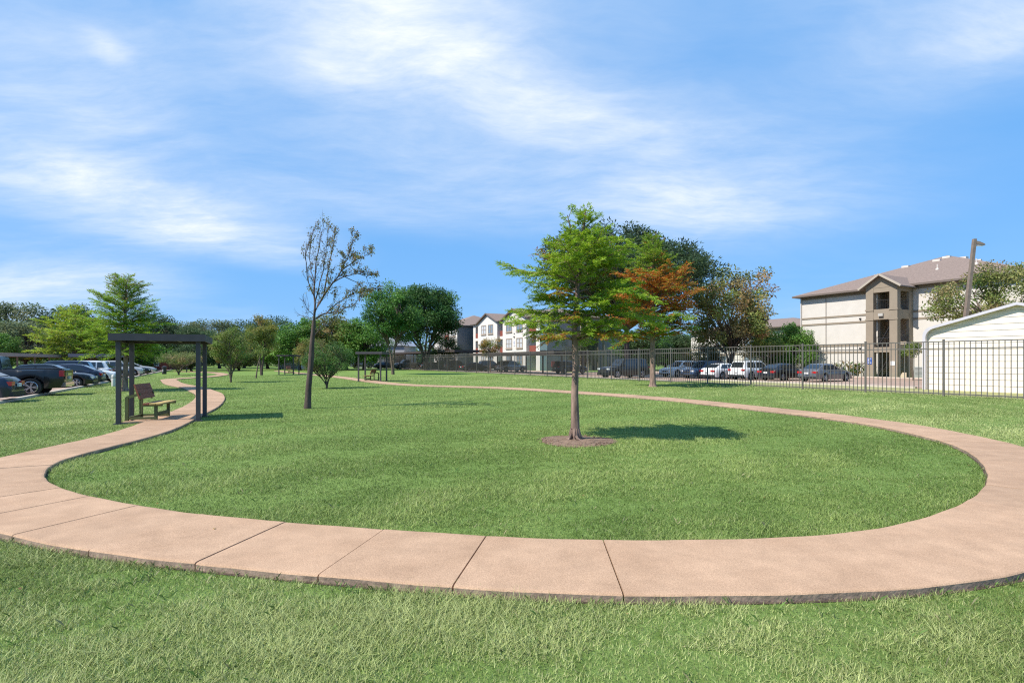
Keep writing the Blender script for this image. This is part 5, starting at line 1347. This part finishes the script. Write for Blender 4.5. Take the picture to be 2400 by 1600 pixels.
    span = (g3 - g2); mid = g1 + (g2 - g1) * .52
    if kind == 'pickup': segs = [(g1 + .06, mid - .05, g1 + .08, mid - .05), (mid + .05, g3 - .38 * span - .0, mid + .05, g2 - .05)]
    elif kind in ('suv', 'big_suv'):
        q3 = g1 + (g2 - g1) * .26
        segs = [(g1 + .05, q3 - .05, g1 + .22, q3 - .05), (q3 + .05, mid + .0, q3 + .05, mid + .0), (mid + .10, g3 - .42 * span, mid + .10, g2 - .03)]
    else: segs = [(g0 + .62 * (g1 - g0), mid - .05, g1 + .05, mid - .05), (mid + .05, g3 - .42 * span, mid + .05, g2 - .03)]
    gl = []
    for sg in (-1, 1):
        for a in segs: gl.append(sidewin(*a, sg).mesh('side_window', CGL))
    out['side_window'] = gl
    wsy = lambda f_, k0, k1: (wb_ * k0 * (1 - f_) + wr * .88 * k1 * f_)
    fz = lambda f_: (g3 + (g2 - g3) * f_, zb3 + (zr - .03 - zb3) * f_)
    (xa, za), (xb, zb_) = fz(.08), fz(.90)
    out['windscreen'] = quad([(xa, -wsy(.08, .80, .99), za + .015), (xa, wsy(.08, .80, .99), za + .015), (xb, wsy(.9, .9, .97), zb_ + .012), (xb, -wsy(.9, .9, .97), zb_ + .012)], (1, 0, .5), .016).mesh('windscreen', CGL)
    rz_ = lambda f_: (g0 + (g1 - g0) * f_, zb0 + (zr - .05 - zb0) * f_)
    (xa, za), (xb, zb_) = rz_(.14), rz_(.88)
    out['rear_window'] = quad([(xa, -wsy(.14, .76, .9), za + .01), (xa, wsy(.14, .76, .9), za + .01), (xb, wsy(.88, .84, .93), zb_ + .01), (xb, -wsy(.88, .84, .93), zb_ + .01)], (-1, 0, .4), .018).mesh('rear_window', CGL)
    # lamps, plates, trims
    zl = float(np.interp(.965, tx, tz)); ze = float(np.interp(.02, tx, tz))
    def lampbox(x0, x1, y0, y1, z0, z1, m_, nm): return MB().box(x0, x1, min(y0, y1), max(y0, y1), z0, z1).mesh(nm, m_)
    out['headlight'] = [lampbox(X(.935), X(.993), sg * hw * .50, sg * hw * .885, zl - .17, zl - .03, HEADL, 'headlight') for sg in (-1, 1)]
    if kind == 'pickup': out['taillight'] = [lampbox(X(-.002), X(.030), sg * hw * .78, sg * hw * .955, .93, 1.22, TAILL, 'taillight') for sg in (-1, 1)]
    else: out['taillight'] = [lampbox(X(-.003), X(.045), sg * hw * (.45 if kind == 'sedan' else .60), sg * hw * .90, ze - .20, ze - .04, TAILL, 'taillight') for sg in (-1, 1)]
    out['grille'] = MB().box(X(.97), X(1.001), -hw * .45, hw * .45, s['gc'] + .28, zl - .14).mesh('grille', BLK)
    out['bumper'] = [MB().box(X(-.012), X(.05), -hw * .87, hw * .87, s['gc'] + .06, s['gc'] + .22 + (.05 if kind == 'pickup' else 0)).mesh('rear_bumper', CHROME if kind == 'pickup' else BLK),
                     MB().box(X(.955), X(1.008), -hw * .86, hw * .86, s['gc'] + .02, s['gc'] + .16).mesh('front_bumper', BLK)]
    out['plate'] = MB().box(X(-.016), X(-.002), -.16, .16, s['gc'] + .42, s['gc'] + .56).mesh('number_plate', PLATE)
    zh = zmid - .12
    out['handle'] = [MB().box(x, x + .18, sg * hw * .985 - .015, sg * hw * .985 + .015, zh, zh + .035).mesh('door_handle', CHROME if kind == 'pickup' else pm) for sg in (-1, 1) for x in ((mid - .42, mid + .62) if kind != 'pickup' else (mid - .36, mid + .55))]
    out['mirror'] = [MB().box(g3 - .52 * span, g3 - .52 * span + .13, min(sg * (hw + .02), sg * (hw + .2)), max(sg * (hw + .02), sg * (hw + .2)), zmid + .06, zmid + .22).mesh('mirror', pm) for sg in (-1, 1)]
    out['door_line'] = [MB().box(x - .006, x + .006, sg * hw * 1.0 - .008, sg * hw * 1.0 + .003, s['gc'] + .12, zmid - .03).mesh('door_seam', BLK) for sg in (-1, 1) for x in ((mid, g3 - .1) if kind != 'pickup' else (g1 + .02, mid, g3 - .05))]
    if kind == 'pickup':
        b = MB().box(X(.02), X(.395), -hw * .78, hw * .78, 1.275, 1.312); out['bed'] = b.mesh('bed_liner', BLK)
        out['tailgate'] = MB().box(X(-.006), X(.002), -hw * .74, hw * .74, .78, 1.22).mesh('tailgate', pm)
        out['tailgate_trim'] = MB().box(X(-.010), X(-.0065), -.35, .35, .98, 1.08).mesh('tailgate_badge', CHROME)
    if kind in ('suv', 'big_suv'):
        out['rail'] = [MB().bar((g1 + .15, sg * wr * .84, zr + .06), (g2 - .1, sg * wr * .84, zr + .06), .03, .03).mesh('roof_rail', BLK) for sg in (-1, 1)]
    CARM[key] = out; return out
def car(kind, colour, label, pos, rz, group, detail=True):
    ms = car_meshes(kind, PAINT[colour]); s = SPEC[kind]
    nm = {'sedan': 'parked_car', 'hatch': 'parked_car', 'suv': 'parked_suv', 'big_suv': 'parked_suv', 'pickup': 'pickup_truck'}[kind]
    t = thing(nm, label, {'parked_car': 'car', 'parked_suv': 'SUV', 'pickup_truck': 'pickup'}[nm], (pos[0], pos[1], .008), rz, group)
    body = link('body', ms['body'], t); roof = link('roof', ms['roof'], t)
    link('underbody', ms['underbody'], body)
    for w_ in ms['side_window']: link('side_window', w_, roof)
    link('windscreen', ms['windscreen'], roof); link('rear_window', ms['rear_window'], roof)
    for nm_ in ('headlight', 'taillight', 'bumper', 'mirror'):
        for o in ms[nm_]: link(o.name.split('.')[0], o, t)
    for o in ms['handle'] + ms['door_line']: link(o.name.split('.')[0], o, body)
    link('grille', ms['grille'], t); link('number_plate', ms['plate'], t)
    for nm_ in ('bed', 'tailgate'):
        if nm_ in ms: o = link(ms[nm_].name.split('.')[0], ms[nm_], t)
    if 'tailgate_trim' in ms: link('tailgate_badge', ms['tailgate_trim'], o)
    for r_ in ms.get('rail', []): link('roof_rail', r_, roof)
    wt = .24 if s['r'] > .34 else .21; ty, rm, hb = wheel_meshes(s['r'], wt)
    for f in s['wx']:
        for sg in (-1, 1):
            w_ = link('wheel', ty, t); w_.location = ((f - .5) * s['L'], sg * (s['W'] / 2 - wt / 2 + .005), s['r']); w_.rotation_euler = (0, 0, 0 if sg < 0 else math.pi)
            link('rim', rm, w_); link('brake_disc', hb, w_)
    return t
# left row: noses or tails at the kerb; heading in grid: 0 = nose towards the lawn, pi = tail towards the lawn
GL = 'cars parked in the left row'
def left(kind, colour, q, nose, label, over=.5):
    Ln = SPEC[kind]['L']; p = -7.7 + over - Ln / 2
    car(kind, colour, label, G(p, q), TH + (0 if nose else math.pi), GL)
left('sedan', 'navy', 29.6, False, 'dark blue car cut by the left picture edge', over=.35)
left('pickup', 'black', 34.55, False, 'black pickup truck with its tail over the left kerb', over=1.05)
left('hatch', 'black', 44.2, True, 'black hatchback nosed to the kerb beyond the pickup', over=.6)
left('sedan', 'navy', 47.3, False, 'dark navy sedan with red tail lamp beside the black hatchback', over=.55)
left('suv', 'navy', 50.2, False, 'tall dark blue SUV behind the navy sedan', over=-.4)
left('sedan', 'white', 53.2, True, 'white sedan nosed to the kerb left of the shelter post', over=.7)
left('suv', 'white', 56.2, False, 'white SUV with dark side glass beyond the white sedan', over=-.2)
left('sedan', 'charcoal', 64.6, True, 'charcoal car just left of the shelter tree trunk', over=.3)
left('suv', 'silver', 72.5, True, 'silver SUV seen between shelter tree trunk and post', over=.4)
left('hatch', 'black', 79.0, True, 'far black car right of the silver SUV in left row', over=.4)
left('sedan', 'silver', 86.0, True, 'farthest silver car near the red brick building', over=.4)
# right row behind the fence
GR = 'cars parked behind the fence'
def right(kind, colour, px, d, away, label, tw=0.0):
    x, y = atd(px, d); car(kind, colour, label, (x, y), TH + (0 if away else math.pi) + tw, GR)
right('sedan', 'grey', 1934, 44.6, True, 'grey sedan closest to the stair tower')
right('sedan', 'black', 1838, 46.9, True, 'black sedan left of the grey sedan')
right('suv', 'white', 1766, 48.8, True, 'white SUV between white sedan and black sedan')
right('sedan', 'white', 1700, 50.6, True, 'white sedan beside the blue SUV')
right('suv', 'blue', 1650, 53.0, False, 'blue SUV facing the fence beside a white sedan')
right('suv', 'white', 1596, 57.5, False, 'small white SUV facing the fence at the end of the row')
right('big_suv', 'black', 1462, 53.2, False, 'large black SUV close behind the fence below the oak')
right('suv', 'charcoal', 1336, 72, True, 'dark SUV partly hidden behind the middle tree trunk')
right('suv', 'silver', 1199, 82, True, 'silver SUV in front of the white apartment block')
right('sedan', 'black', 1114, 86, True, 'black sedan by the end of the long dark carport')
right('suv', 'black', 1150, 96, True, 'dark SUV behind the small orange tree')
right('suv', 'brown', 1072, 93, True, 'brown SUV at the right end under the dark carport')
right('suv', 'silver', 1050, 99, True, 'pale SUV under the dark carport beside a brown one')
right('sedan', 'charcoal', 1018, 97, True, 'dark sedan under the middle of the dark carport')
right('pickup', 'grey', 955, 106, False, 'grey pickup under the dark carport by the tree trunk')
right('sedan', 'black', 905, 112, True, 'black car under the dark carport behind the far bench')
right('big_suv', 'grey', 850, 121, False, 'pale grey van at the far left end of the dark carport')
